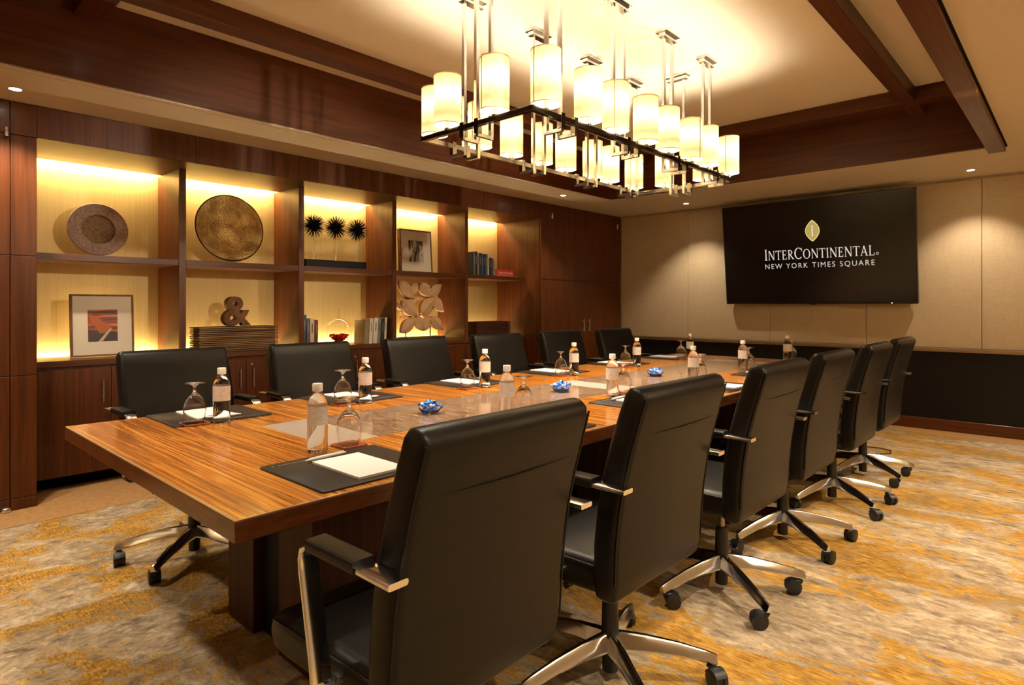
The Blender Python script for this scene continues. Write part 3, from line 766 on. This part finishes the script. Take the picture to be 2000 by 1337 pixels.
# serif capitals drawn from strokes; unit cap height
def serif_word(bm, word, x, z, cap, small, squeeze, yf):
    for i, chx in enumerate(word):
        big = chx.isupper() and (i == 0 or chx == 'C'); s = cap if big else small; chx = chx.upper()
        st, tn, sv = .118, .058, .042
        polys = []; W = .6
        def quad(p, q, wd):
            dx, dz = q[0] - p[0], q[1] - p[1]; ln = math.hypot(dx, dz); nx, nz = -dz / ln * wd / 2, dx / ln * wd / 2
            polys.append([(p[0] + nx, p[1] + nz), (p[0] - nx, p[1] - nz), (q[0] - nx, q[1] - nz), (q[0] + nx, q[1] + nz)])
        def rect(a, b, c, d): polys.append([(a, c), (b, c), (b, d), (a, d)])
        def stem(xc, wd=st, ser=(1, 1)):
            rect(xc - wd / 2, xc + wd / 2, 0, 1)
            if ser[0]: rect(xc - wd / 2 - .07, xc + wd / 2 + .07, 0, sv)
            if ser[1]: rect(xc - wd / 2 - .07, xc + wd / 2 + .07, 1 - sv, 1)
        def arc(cx, cz, ro, so, ri, si, a0, a1, n=18):
            for k in range(n):
                t0, t1 = a0 + (a1 - a0) * k / n, a0 + (a1 - a0) * (k + 1) / n
                polys.append([(cx + ro * math.cos(t0), cz + so * math.sin(t0)), (cx + ro * math.cos(t1), cz + so * math.sin(t1)), (cx + ri * math.cos(t1), cz + si * math.sin(t1)), (cx + ri * math.cos(t0), cz + si * math.sin(t0))])
        if chx == 'I': stem(.15); W = .34
        elif chx == 'N':
            stem(.13, tn); stem(.72, tn, (0, 1)); quad((.14, .98), (.71, .03), st * 1.1); W = .88
        elif chx == 'T':
            stem(.36, st, (1, 0)); rect(.02, .70, 1 - tn, 1); rect(.02, .06, .78, 1); rect(.66, .70, .78, 1); W = .74
        elif chx == 'E':
            stem(.16); rect(.16, .56, 0, tn); rect(.16, .55, 1 - tn, 1); rect(.16, .44, .48, .48 + tn); rect(.52, .56, 0, .24); rect(.51, .55, .78, 1); rect(.40, .44, .40, .62); W = .66
        elif chx == 'R':
            stem(.16); arc(.26, .74, .32, .26, .19, .20, -PI / 2, PI / 2); rect(.16, .28, 1 - tn, 1); rect(.16, .28, .48, .48 + tn); quad((.30, .50), (.66, .02), st); rect(.60, .78, 0, sv); W = .78
        elif chx == 'O': arc(.42, .5, .42, .52, .29, .46, 0, 2 * PI, 32); W = .9
        elif chx == 'C': arc(.42, .5, .42, .52, .29, .46, .75, 2 * PI - .75, 28); rect(.72, .76, .68, .98); W = .82
        elif chx == 'A':
            quad((.08, 0), (.37, 1), tn); quad((.66, 0), (.36, 1), st); rect(.2, .55, .32, .32 + tn); rect(-.02, .2, 0, sv); rect(.54, .8, 0, sv); W = .80
        elif chx == 'L': stem(.16); rect(.16, .60, 0, tn); rect(.56, .60, 0, .26); W = .62
        for pl in polys: bm.faces.new([bm.verts.new(Vector((x + px * s * squeeze, yf, z + pz * s))) for px, pz in pl])
        x += (W + .05) * s * squeeze
    return x
def measure(word, cap, small):
    b = bmesh.new(); e = serif_word(b, word, 0, 0, cap, small, 1.0, 0); b.free(); return e
WORD, CAPH, SMH = 'InterContinental', .122, .103
sq = 1.115 / measure(WORD, CAPH, SMH)
def zl(z): return z - 1.247 - 0.0
TXX = -2.655 + 2.155
obj('logo_name', lambda bm: serif_word(bm, WORD, TXX, .502, CAPH, SMH, sq, -.0142), 'screen_white', sc)
def regd(bm):
    for k in range(12):
        a, b = 2 * PI * k / 12, 2 * PI * (k + 1) / 12
        bm.faces.new([bm.verts.new(Vector((TXX + 1.135 + r * math.cos(t_), -.0142, .520 + r * math.sin(t_)))) for r, t_ in ((.013, a), (.013, b), (.009, b), (.009, a))])
obj('logo_mark', regd, 'screen_white', sc)
def place_text(body): return text_mesh(body, .088, 'screen_white', .0002, offset=-.0006, spacing=1.28)
def xspan(me): xs_ = [v.co.x for v in me.vertices]; return min(xs_), max(xs_)
WORDS = ['NEW', 'YORK', 'TIMES', 'SQUARE']
x_lo, x_hi = xspan(place_text(' '.join(WORDS))); k2 = 1.105 / (x_hi - x_lo)
for i, wd_ in enumerate(WORDS):
    pre = xspan(place_text(' '.join(WORDS[:i + 1])))[1]; me2 = place_text(wd_); off = pre - xspan(me2)[1]
    o2 = link('logo_word', me2, sc, (TXX + .004 + (off - x_lo) * k2, -.0142, .402), (PI / 2, 0, 0)); o2.scale = (k2, 0.92, 1)
def emblem(bm, s, y):
    cx, cz, hh, ww = .022, .80, .118 * s, .074 * s
    N = 14
    pts = [(cx + ww * math.sin(PI * k / N) ** .85, cz - hh + 2 * hh * k / N) for k in range(N + 1)] + [(cx - ww * math.sin(PI * k / N) ** .85, cz - hh + 2 * hh * k / N) for k in range(N - 1, 0, -1)]
    bm.faces.new([bm.verts.new(Vector((a, y, b))) for a, b in pts])
obj('emblem_rim', lambda bm: emblem(bm, 1.0, -.0141), 'screen_gold_rim', sc)
obj('emblem_field', lambda bm: emblem(bm, .90, -.0146), 'screen_gold', sc)
obj('emblem_letter', lambda bm: serif_word(bm, 'I', .022 - .15 * .115, .742, .115, .115, 1.0, -.0151), 'screen_white', sc)

# ================================================================== CONFERENCE TABLE
tcx, tcy = (TX0 + TX1) / 2, (TY0 + TY1) / 2
tb = thing('conference_table', 'long glossy striped wood conference table with dark inlaid centre strip', 'table', (tcx, tcy, 0))
hx, hy = (TX1 - TX0) / 2, (TY1 - TY0) / 2
IX0, IX1, IY0, IY1 = -2.40 - tcx, -1.89 - tcx, 1.12 - tcy, 5.30 - tcy
def top(bm):
    z0, z1 = TZ - .003, TZ
    box(bm, -hx + .008, IX0, -hy + .008, hy - .008, z0, z1); box(bm, IX1, hx - .008, -hy + .008, hy - .008, z0, z1)
    box(bm, IX0, IX1, -hy + .008, IY0, z0, z1); box(bm, IX0, IX1, IY1, hy - .008, z0, z1)
obj('tabletop', top, 'table_wood', tb)
bobj('edge_band', (-hx, hx, -hy, hy, TZ - .052, TZ - .003), 'edge_wood', tb, bev=.0015)
def inl(bm):
    for s in (-1, 1):
        box(bm, -hx + .001, hx - .001, min(s * (hy - .001), s * (hy - .008)), max(s * (hy - .001), s * (hy - .008)), TZ - .003, TZ)
        box(bm, min(s * (hx - .001), s * (hx - .008)), max(s * (hx - .001), s * (hx - .008)), -hy + .008, hy - .008, TZ - .003, TZ)
obj('inlay_line', inl, 'inlay', tb)
PL = [(1.12, 1.325), (2.96, 3.16), (5.10, 5.30)]
for a, b in PL:
    bobj('metal_plate', (IX0 + .001, IX1 - .001, a - tcy + .001, b - tcy - .001, TZ - .003, TZ - .0006), 'plate_metal', tb)
for a, b in ((1.325, 2.96), (3.16, 5.10)):
    bobj('inset_strip', (IX0 + .001, IX1 - .001, a - tcy, b - tcy, TZ - .003, TZ - .0008), 'table_inset', tb)
for a, b in ((1.03, 1.62), (2.78, 3.44), (4.60, 5.19)):
    for x0, x1 in ((-2.49, -2.27), (-2.07, -1.84)):
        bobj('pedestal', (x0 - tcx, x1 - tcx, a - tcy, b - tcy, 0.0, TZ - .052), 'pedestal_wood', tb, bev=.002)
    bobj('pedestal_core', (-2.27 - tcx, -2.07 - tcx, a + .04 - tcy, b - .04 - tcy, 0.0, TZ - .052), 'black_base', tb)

# ================================================================== CHAIRS  (local: front +x, origin on the floor under the column)
def make_chair():
    c = thing('office_chair', 'x', 'chair')
    # seat cushion
    def seat(bm):
        rs = []
        prof = [(-.165, .445, .03, .21), (-.16, .44, .045, .235), (-.10, .440, .050, .248), (.10, .440, .052, .252), (.24, .438, .052, .252), (.295, .434, .048, .248), (.325, .428, .036, .236), (.335, .424, .020, .22)]
        for x, z, hh, hw in prof:
            rs.append([Vector((x, a, z + b)) for a, b in rrect(hw, hh, min(hh, .035) * .95, 4)])
        rings(bm, rs)
    st = obj('seat', seat, 'leather', c, 50)
    def seam(bm):
        pts = [(-.15, .238, .474), (-.10, .249, .476), (.10, .253, .478), (.24, .253, .476), (.295, .246, .466), (.322, .225, .455), (.330, 0, .450), (.322, -.225, .455), (.295, -.246, .466), (.24, -.253, .476), (.10, -.253, .478), (-.10, -.249, .476), (-.15, -.238, .474)]
        tube(bm, pts, .0035, 6)
    obj('seat_piping', seam, 'leather', st, 60)
    # backrest: lofted slab, upright below and reclined above
    mid = [(-.150, .385), (-.150, .40), (-.152, .45), (-.156, .55), (-.165, .64), (-.182, .74), (-.205, .83), (-.232, .92), (-.250, .975), (-.2565, .993), (-.259, 1.002)]
    hw = [.245, .262, .268, .270, .269, .267, .265, .263, .261, .258, .250]
    ht = [.022, .034, .041, .042, .042, .041, .040, .039, .037, .028, .012]
    def loft(bm):
        rs = []
        for i, (x, z) in enumerate(mid):
            a, b = mid[max(i - 1, 0)], mid[min(i + 1, len(mid) - 1)]
            d = Vector((b[0] - a[0], 0, b[1] - a[1])).normalized(); n = Vector((d.z, 0, -d.x))
            rs.append([Vector((x, 0, z)) + Vector((0, p, 0)) + n * q for p, q in rrect(hw[i], ht[i], ht[i] * .60, 4)])
        rings(bm, rs)
    bk = obj('backrest', loft, 'leather', c, 50)
    obj('back_seam', lambda bm: tube(bm, [(-.2555, -.255, .872), (-.2575, -.12, .866), (-.2580, 0, .864), (-.2575, .12, .866), (-.2555, .255, .872)], .0025, 6), 'leather', bk, 60)
    for s in (-1, 1):
        obj('side_piping', lambda bm, s=s: tube(bm, [(m[0] - t_ * .92 * 1.0, s * (h_ - .006), m[1]) for m, h_, t_ in list(zip(mid, hw, ht))[2:9]], .0028, 6), 'leather', bk, 60)
    # arms
    for s in (-1, 1):
        y = s * .292
        pts = [(.005, y, .455), (.012, y, .50), (.050, y, .668), (.054, y, .698), (.048, y, .719), (.032, y, .730), (.010, y, .733), (-.12, y, .733), (-.252, y, .731)]
        ar = obj('arm', lambda bm: strip(bm, pts, .046, .013, (0, 1, 0)), 'chrome', c, 40)
        obj('arm_pad', lambda bm: rings(bm, [[Vector((x, y + a, .737 + b)) for a, b in rrect(.027, .0135, .008, 3)] for x in (.022, .015, -.140, -.148)]), 'leather', ar, 40)
        obj('arm_bracket', lambda bm: (box(bm, -.012, .030, min(y, s * .235), max(y, s * .235), .438, .452, .003)), 'chrome', ar)
    # mechanism and column
    obj('mechanism', lambda bm: (box(bm, -.13, .12, -.09, .09, .345, .392, .012), cyl(bm, (.03, -.20, .365), (.03, .20, .365), .012, n=10)), 'black_plastic', c)
    cl = obj('column', lambda bm: (cyl(bm, (0, 0, .150), (0, 0, .265), .029, .026, n=24), cyl(bm, (0, 0, .09), (0, 0, .150), .030, n=24), cyl(bm, (0, 0, .265), (0, 0, .275), .026, .020, n=24), cyl(bm, (0, 0, .03), (0, 0, .12), .026, n=24)), 'black_plastic', c, 40)
    obj('gas_lift', lambda bm: cyl(bm, (0, 0, .26), (0, 0, .35), .014, n=16), 'chrome_dark', cl, 40)
    # five-star base: its own pivot so every chair can have it turned
    leg_bm = bmesh.new()
    prof = [(.0, .030, .058, .160), (.045, .027, .056, .157), (.12, .024, .048, .148), (.22, .020, .039, .129), (.30, .0175, .033, .108), (.338, .016, .030, .096), (.345, .012, .024, .092)]
    rr = []
    for x, hw_, hh_, zt in prof:
        rr.append([Vector((x, a, zt + b)) for a, b in ((-hw_ * .9, -hh_), (hw_ * .9, -hh_), (hw_, -hh_ * .85), (hw_ * .42, -.004), (hw_ * .25, 0), (-hw_ * .25, 0), (-hw_ * .42, -.004), (-hw_, -hh_ * .85))])
    rings(leg_bm, rr)
    leg_me = mesh_of(leg_bm, 'chrome', 25, 'base_leg')
    cb = bmesh.new()
    for s in (-1, 1):
        y0, y1 = (.006, .024) if s > 0 else (-.024, -.006)
        rings(cb, [[Vector((.03 + 0 * y_ + r_ * math.cos(2 * PI * i / 20), y_, .030 + r_ * math.sin(2 * PI * i / 20))) for i in range(20)] for y_, r_ in ((y0, .026), (y0 + .002, .030), (y1 - .002, .030), (y1, .026))])
    cyl(cb, (.03, -.0065, .030), (.03, .0065, .030), .025, n=20)
    rings(cb, [[Vector((.03 + .033 * math.cos(a), y_, .030 + .033 * math.sin(a))) for a in [PI * (.15 + .75 * k / 8) for k in range(9)]] + [Vector((.03 + .0305 * math.cos(a), y_, .030 + .0305 * math.sin(a))) for a in [PI * (.9 - .75 * k / 8) for k in range(9)]] for y_ in (-.022, .022)])
    cyl(cb, (.0, 0, .045), (.0, 0, .085), .008, n=10); box(cb, -.010, .034, -.014, .014, .050, .064, .005)
    cas_me = mesh_of(cb, 'black_plastic', 40, 'caster')
    for k in range(5):
        a = 2 * PI * k / 5
        lg = link('base_leg', leg_me, c, (0, 0, 0), (0, 0, a))
        link('caster', cas_me, lg, (.325, 0, 0), (0, 0, 2.1 + k))
    return c
proto = make_chair()
CH = [  # x, y, facing, base turn (world), label
    (-1.150, 0.955, 181, 40, 'black leather swivel chair in the foreground with its back to the camera'),
    (-1.140, 1.711, 180, 38, 'black leather swivel chair second from the camera in the right row'),
    (-1.140, 2.571, 180, 36, 'black leather swivel chair third from the camera in the right row'),
    (-1.150, 3.344, 180, 36, 'black leather swivel chair fourth from the camera in the right row'),
    (-1.145, 4.205, 180, 36, 'black leather swivel chair fifth from the camera in the right row'),
    (-1.156, 4.996, 180, 36, 'farthest black leather swivel chair of the right row, near the television wall'),
    (-3.200, 1.160, 2, 24, 'black leather swivel chair at the left row end, before the striped picture'),
    (-3.185, 1.905, -1, 50, 'black leather swivel chair second in the left row, below the glass vase'),
    (-3.180, 2.700, -2, 30, 'black leather swivel chair third in the left row, below the carved panel'),
    (-3.170, 3.500, -3, 10, 'black leather swivel chair fourth in the left row, before the reddish slatted box'),
    (-3.160, 4.300, -4, 20, 'black leather swivel chair fifth in the left row, before the tall cupboard'),
    (-3.120, 5.100, -3, 40, 'farthest black leather swivel chair of the left row, in the room corner')]
CH_LINK = []
for i, (x, y, fz, bt, lab) in enumerate(CH):
    c = proto if i == 0 else copy_tree(proto)
    CH_LINK.append(c)
for c, (x, y, fz, bt, lab) in zip(CH_LINK, CH):
    c.location = (x, y, 0); c.rotation_euler = (0, 0, math.radians(fz))
    relabel(c, lab, 'swivel chairs around the table')
    k = 0
    for ch in sorted(c.children, key=lambda q: q.name):
        if ch.name.startswith('base_leg'):
            ch.rotation_euler = (0, 0, math.radians(bt - fz) + 2 * PI * k / 5)
            for cs in ch.children: cs.rotation_euler = (0, 0, (1.9 * k + x * 3 + y * 5) % 6.28)
            k += 1

# ================================================================== PLACE SETTINGS
RM = [1.02, 1.83, 2.66, 3.50, 4.33, 5.15]
LM = [1.07, 1.78, 2.60, 3.45, 4.30, 5.13]
ORD = ['nearest the camera', 'second from the camera', 'third from the camera', 'fourth from the camera', 'fifth from the camera', 'farthest from the camera']
mat_bm = bmesh.new()
rings(mat_bm, [[Vector((a, b, z)) for a, b in rrect(.18 - i_, .20 - i_, .012, 3)] for z, i_ in ((0, .0), (.0045, .0), (.006, .0015))])
mat_me = mesh_of(mat_bm, 'mat_leather', 40, 'desk_mat')
word_me = text_mesh('INTERCONTINENTAL', .0105, 'silver_print', .0002, spacing=1.1)
dot_bm = bmesh.new(); lathe(dot_bm, [(.0028, 0), (.0028, .0004), (0, .0004)], 10); dot_me = mesh_of(dot_bm, 'silver_print', None, 'dot')
pad_bm = bmesh.new(); box(pad_bm, -.125, .125, -.08, .08, .0012, .0065, .0004); pad_me = mesh_of(pad_bm, 'paper', None, 'sheets')
card_bm = bmesh.new(); box(card_bm, -.125, .125, -.08, .08, 0, .0012); card_me = mesh_of(card_bm, 'mat_board', None, 'card')
pb = bmesh.new()
lathe(pb, [(.0, 0), (.0012, .0), (.0048, .016), (.0058, .02), (.0062, .06), (.0058, .125), (.0050, .138), (0, .139)], 14, 'X'); pen_me = mesh_of(pb, 'pen_white', 40, 'barrel')
pb = bmesh.new(); box(pb, .098, .136, -.0013, .0013, .0058, .0078, .0004); cyl(pb, (.136, 0, 0), (.146, 0, 0), .0022, n=8); clip_me = mesh_of(pb, 'chrome', None, 'clip')
BOT = [(.0, .002), (.026, .0), (.0315, .004), (.0328, .010), (.0328, .150), (.0322, .160), (.029, .172), (.0235, .184), (.0165, .192), (.0130, .196), (.0130, .203), (0, .203)]
bb = bmesh.new(); lathe(bb, BOT, 32); bot_me = mesh_of(bb, 'water', 50, 'bottle_body')
bb = bmesh.new(); rings(bb, [[Vector((r * math.cos(2 * PI * i / 32), r * math.sin(2 * PI * i / 32), z)) for i in range(32)] for r, z in ((.0334, .092), (.0334, .152))], False, False); lab_me = mesh_of(bb, 'bottle_label', 60, 'label')
bb = bmesh.new(); lathe(bb, [(.0155, .199), (.0168, .2005), (.0168, .222), (.0155, .2245), (0, .2245)], 24); cap_me = mesh_of(bb, 'cap_white', 40, 'cap')
gb = bmesh.new()
G = [(.0325, .0), (.0385, .022), (.0425, .045), (.0425, .062), (.0385, .082), (.030, .100), (.019, .113), (.0095, .121), (.0058, .130), (.0052, .142), (.0075, .150), (.018, .1555), (.036, .1580), (.0395, .1590), (.039, .1605), (.0, .1625)]
GI = [(.0310, .0), (.037, .022), (.041, .045), (.041, .062), (.037, .081), (.0285, .098), (.0175, .110), (.006, .116), (0, .117)]
rings(gb, [[Vector((max(r, 1e-5) * math.cos(2 * PI * i / 36), max(r, 1e-5) * math.sin(2 * PI * i / 36), z)) for i in range(36)] for r, z in (GI[::-1] + G)])
gob_me = mesh_of(gb, 'glass', 60, 'goblet')
cb = bmesh.new()
rings(cb, [[Vector((a, b, z)) for a, b in rrect(.047 - i_, .047 - i_, .010 - i_ * .3, 3)] for z, i_ in ((0, .001), (.002, 0), (.0065, 0), (.0075, .001), (.0075, .004), (.0055, .006))])
coa_me = mesh_of(cb, 'coaster', 40, 'coaster')

RB = [(-1.835, 1.046), (-1.800, 1.915), (-1.808, 2.735), (-1.790, 3.62), (-1.813, 4.452), (-1.818, 5.40)]
RG = [(-1.835, 1.165), (-1.815, 2.040), (-1.815, 2.850), (-1.80, 3.735), (-1.815, 4.565), (-1.82, 5.51)]
LB = [(-2.580, 1.040), (-2.575, 1.725), (-2.555, 2.530), (-2.550, 3.385), (-2.563, 4.222), (-2.577, 5.150)]
LG = [(-2.625, .952), (-2.615, 1.625), (-2.590, 2.425), (-2.585, 3.285), (-2.60, 4.115), (-2.61, 5.04)]
for side, MY, B, GL in (('right', RM, RB, RG), ('left', LM, LB, LG)):
    fx = 1 if side == 'right' else -1
    for i in range(6):
        mx = -1.592 if side == 'right' else -2.780
        who = f'in the {side} row, {ORD[i]}'
        rz = 0 if fx == 1 else PI
        m = tag(link('desk_mat', mat_me, None, (mx, MY[i], TZ), (0, 0, rz)), 'black leather desk mat ' + who, 'desk mat', 'desk mats on the table')
        link('lettering', word_me, m, (-.145, -.155, .0061), (0, 0, PI / 2)); link('logo_dot', dot_me, m, (-.149, -.172, .0061))
        p = thing('notepad', 'white notepad on the black mat ' + who, 'notepad', (mx + fx * .028, MY[i] + fx * .005, TZ + .006), (0, 0, rz), 'notepads on the mats')
        link('sheets', pad_me, p); link('backing_card', card_me, p)
        pn = thing('pen', 'white ballpoint pen beside the notepad ' + who, 'pen', (mx - fx * .118, MY[i] - fx * .085, TZ + .0124), (0, 0, PI / 2 * fx + .08 * fx), 'pens on the mats')
        link('barrel', pen_me, pn); link('clip', clip_me, pn)
        b = thing('water_bottle', 'clear water bottle with white cap ' + who, 'bottle', (*B[i], TZ), (0, 0, random.uniform(0, 6)), 'water bottles on the table')
        link('bottle_body', bot_me, b); link('bottle_label', lab_me, b); link('cap', cap_me, b)
        tag(link('coaster', coa_me, None, (*GL[i], TZ), (0, 0, random.uniform(-.1, .1))), 'square reddish coaster under an upturned goblet ' + who, 'coaster', 'coasters on the table')
        tag(link('water_goblet', gob_me, None, (*GL[i], TZ + .0056)), 'upturned stemmed glass goblet ' + who, 'glass', 'upturned goblets on the coasters')

# candy bowls
cbm = bmesh.new(); rings(cbm, [[Vector((max(r, 1e-5) * math.cos(2 * PI * i / 32), max(r, 1e-5) * math.sin(2 * PI * i / 32), z)) for i in range(32)] for r, z in ((0, .004), (.026, .004), (.040, .018), (.047, .034), (.049, .034), (.042, .016), (.030, 0), (0, 0))])
bowl_me = mesh_of(cbm, 'glass', 50, 'bowl')
def candy_mesh(mat):
    b = bmesh.new()
    bmesh.ops.create_icosphere(b, subdivisions=2, radius=1, matrix=Matrix.Diagonal((.0135, .0095, .009, 1)))
    for v in b.verts: v.co *= random.uniform(.88, 1.1)
    for s in (-1, 1):
        for k in range(7):
            a0, a1 = 2 * PI * k / 7, 2 * PI * (k + 1) / 7
            o_ = Vector((s * .012, 0, 0))
            P = [o_, Vector((s * .024, .008 * math.cos(a0), .008 * math.sin(a0))), Vector((s * .0215, .0075 * math.cos((a0 + a1) / 2), .0075 * math.sin((a0 + a1) / 2))), Vector((s * .024, .008 * math.cos(a1), .008 * math.sin(a1)))]
            b.faces.new([b.verts.new(p) for p in P])
    return mesh_of(b, mat, None, 'candy')
cm = [candy_mesh('foil_blue'), candy_mesh('foil_blue'), candy_mesh('foil_silver')]
BN = ['nearest the camera', 'in the middle of the table', 'farthest from the camera']
for i, (x, y) in enumerate(((-2.13, 1.765), (-2.125, 2.70), (-2.115, 3.72))):
    bo_ = link('candy_bowl', bowl_me, None, (x, y, TZ)); bo_.scale = (1.15, 1.15, 1.1)
    tag(bo_, 'small glass bowl of wrapped candies ' + BN[i], 'bowl', 'candy bowls along the table centre')
    spots = [(0, 0, .014)] + [(.023 * math.cos(a), .023 * math.sin(a), .016) for a in (0, 1.26, 2.5, 3.77, 5.0)] + [(.031 * math.cos(a), .031 * math.sin(a), .034) for a in (.6, 1.6, 2.7, 3.7, 4.7, 5.7)] + [(.012 * math.cos(a), .012 * math.sin(a), .042) for a in (.3, 2.4, 4.5)]
    for k, (dx, dy, dz) in enumerate(spots):
        blue = k % 2 != 1 or dz < .02
        tag(link('wrapped_candy', cm[k // 2 % 2 if blue else 2], None, (x + dx * 1.15, y + dy * 1.15, TZ + dz * 1.1), (random.uniform(-.6, .6), random.uniform(-.5, .5), random.uniform(0, 3.1))),
            ('blue' if blue else 'silver') + ' foil wrapped candy in the bowl ' + BN[i], 'candy', 'candies in the bowls')

# ================================================================== CHANDELIER
CHX0, CHX1, CHY0, CHY1, RZ = -2.555, -1.795, 2.075, 4.235, 2.11
ch = thing('chandelier', 'long rectangular chrome chandelier with twenty lit linen cylinder shades', 'chandelier', ((CHX0 + CHX1) / 2, (CHY0 + CHY1) / 2, UPPER))
ox, oy, oz = ch.location
RH = .0125
for nm, d in (('rail', (CHX0 - RH, CHX0 + RH, CHY0 - RH, CHY1 + RH)), ('rail', (CHX1 - RH, CHX1 + RH, CHY0 - RH, CHY1 + RH)), ('rail', (CHX0 + RH, CHX1 - RH, CHY0 - RH, CHY0 + RH)), ('rail', (CHX0 + RH, CHX1 - RH, CHY1 - RH, CHY1 + RH))):
    bobj(nm, (d[0] - ox, d[1] - ox, d[2] - oy, d[3] - oy, RZ - RH - oz, RZ + RH - oz), 'chrome_dark', ch, bev=.001)
def suspension(x, y, ax, inward):
    """two square tubes ax apart along the rail, dropped inside it by 'inward', with brackets out to the rail"""
    tx, ty = x + inward[0] * .09, y + inward[1] * .09
    cn = obj('ceiling_canopy', lambda bm: (box(bm, tx - ox - .04 - .045 * ax[0], tx - ox + .04 + .045 * ax[0], ty - oy - .04 - .045 * ax[1], ty - oy + .04 + .045 * ax[1], -.014, 0, .001),
                                            box(bm, tx - ox - .022 - .055 * ax[0], tx - ox + .022 + .055 * ax[0], ty - oy - .022 - .055 * ax[1], ty - oy + .022 + .055 * ax[1], -.040, -.014, .001)), 'chrome', ch)
    for s in (-1, 1):
        px, py = tx + ax[0] * s * .052, ty + ax[1] * s * .052
        tbn = bobj('hanging_tube', (px - ox - .0095, px - ox + .0095, py - oy - .0095, py - oy + .0095, RZ - .045 - oz, -.04), 'chrome', ch, bev=.0008)
        rx, ry = x + ax[0] * s * .052, y + ax[1] * s * .052
        x0, x1, y0, y1 = min(px, rx), max(px, rx), min(py, ry), max(py, ry)
        bobj('bracket', (x0 - ox - .009, x1 - ox + .009, y0 - oy - .009, y1 - oy + .009, RZ - .062 - oz, RZ - .045 - oz), 'chrome', tbn, bev=.0008)
        bobj('clip', (rx - ox - .014, rx - ox + .014, ry - oy - .014, ry - oy + .014, RZ - .047 - oz, RZ + .024 - oz), 'chrome_dark', tbn)
for y in (2.335, 2.91, 3.47, 4.01):
    suspension(CHX0, y, (0, 1), (1, 0)); suspension(CHX1, y, (0, 1), (-1, 0))
suspension(-2.195, CHY0, (1, 0), (0, 1)); suspension(-2.175, CHY1, (1, 0), (0, -1))
SR, SH = .0705, .246
sb = bmesh.new()
rings(sb, [[Vector((r * math.cos(2 * PI * i / 40), r * math.sin(2 * PI * i / 40), z)) for i in range(40)] for r, z in ((SR, 0), (SR, SH))], False, False)
shade_me = mesh_of(sb, 'linen_shade', 60, 'lamp_shade')
eb = bmesh.new()
for zz in (0.0, SH):
    rings(eb, [[Vector(((SR + .0012 * math.cos(a)) * math.cos(2 * PI * i / 40), (SR + .0012 * math.cos(a)) * math.sin(2 * PI * i / 40), zz + .0025 * math.sin(a))) for i in range(40)] for a in [2 * PI * k / 6 for k in range(6)]], closed=True)
box(eb, SR - .0005, SR + .0012, -.003, .003, 0, SH)
trim_me = mesh_of(eb, 'book_cream', 60, 'shade_trim')
stb = bmesh.new(); cyl(stb, (0, 0, -.030), (0, 0, .055), .010, n=14); cyl(stb, (0, 0, -.03), (0, 0, -.012), .018, n=16)
for k in range(3): cyl(stb, (0, 0, .045), (SR * math.cos(2.1 * k), SR * math.sin(2.1 * k), .012), .0015, n=5)
stem_me = mesh_of(stb, 'chrome', 40, 'lamp_stem')
bu = bmesh.new(); lathe(bu, [(.010, .055), (.013, .07), (.022, .095), (.024, .11), (.020, .128), (.010, .138), (0, .14)], 18); bulb_me = mesh_of(bu, 'vase_glass', 60, 'bulb')
RYS = [2.17, 2.50, 2.745, 3.05, 3.30, 3.60, 3.83, 4.16]
SP = [(CHX1, y) for y in RYS] + [(CHX0, y) for y in (2.15, 2.49, 2.76, 3.05, 3.30, 3.61, 3.83, 4.165)] + [(-2.365, CHY0), (-2.03, CHY0), (-2.33, CHY1), (-2.02, CHY1)]
SZ = 2.148
for x, y in SP:
    sh = link('lamp_shade', shade_me, ch, (x - ox, y - oy, SZ - oz), (0, 0, random.uniform(0, 6.28)))
    link('shade_trim', trim_me, sh); link('lamp_stem', stem_me, sh); link('bulb', bulb_me, sh)
    lamp('bulb_lamp', 'POINT', BULB_W, BULB_C, sh, (0, 0, .145), shadow_soft_size=.03)
    lamp('down_fill_lamp', 'SPOT', DOWN_FILL_W, BULB_C, sh, (0, 0, .085), spot_size=math.radians(95), spot_blend=.6, shadow_soft_size=.03)  # extra downward spot added inside each shade to brighten the table

# cable lying on the carpet
tag(obj('power_cable', lambda bm: tube(bm, [Vector(p) for p in ((-1.85, 5.75, .006), (-1.60, 5.86, .006), (-1.40, 5.99, .006), (-1.26, 6.02, .006), (-1.17, 5.97, .006), (-1.15, 5.87, .006), (-1.22, 5.76, .006), (-1.38, 5.68, .006), (-1.60, 5.62, .006), (-1.85, 5.60, .006))], .004, 8), 'cable_black', None, 60),
    'thin black cable looping on the carpet behind the farthest right chair', 'cable')
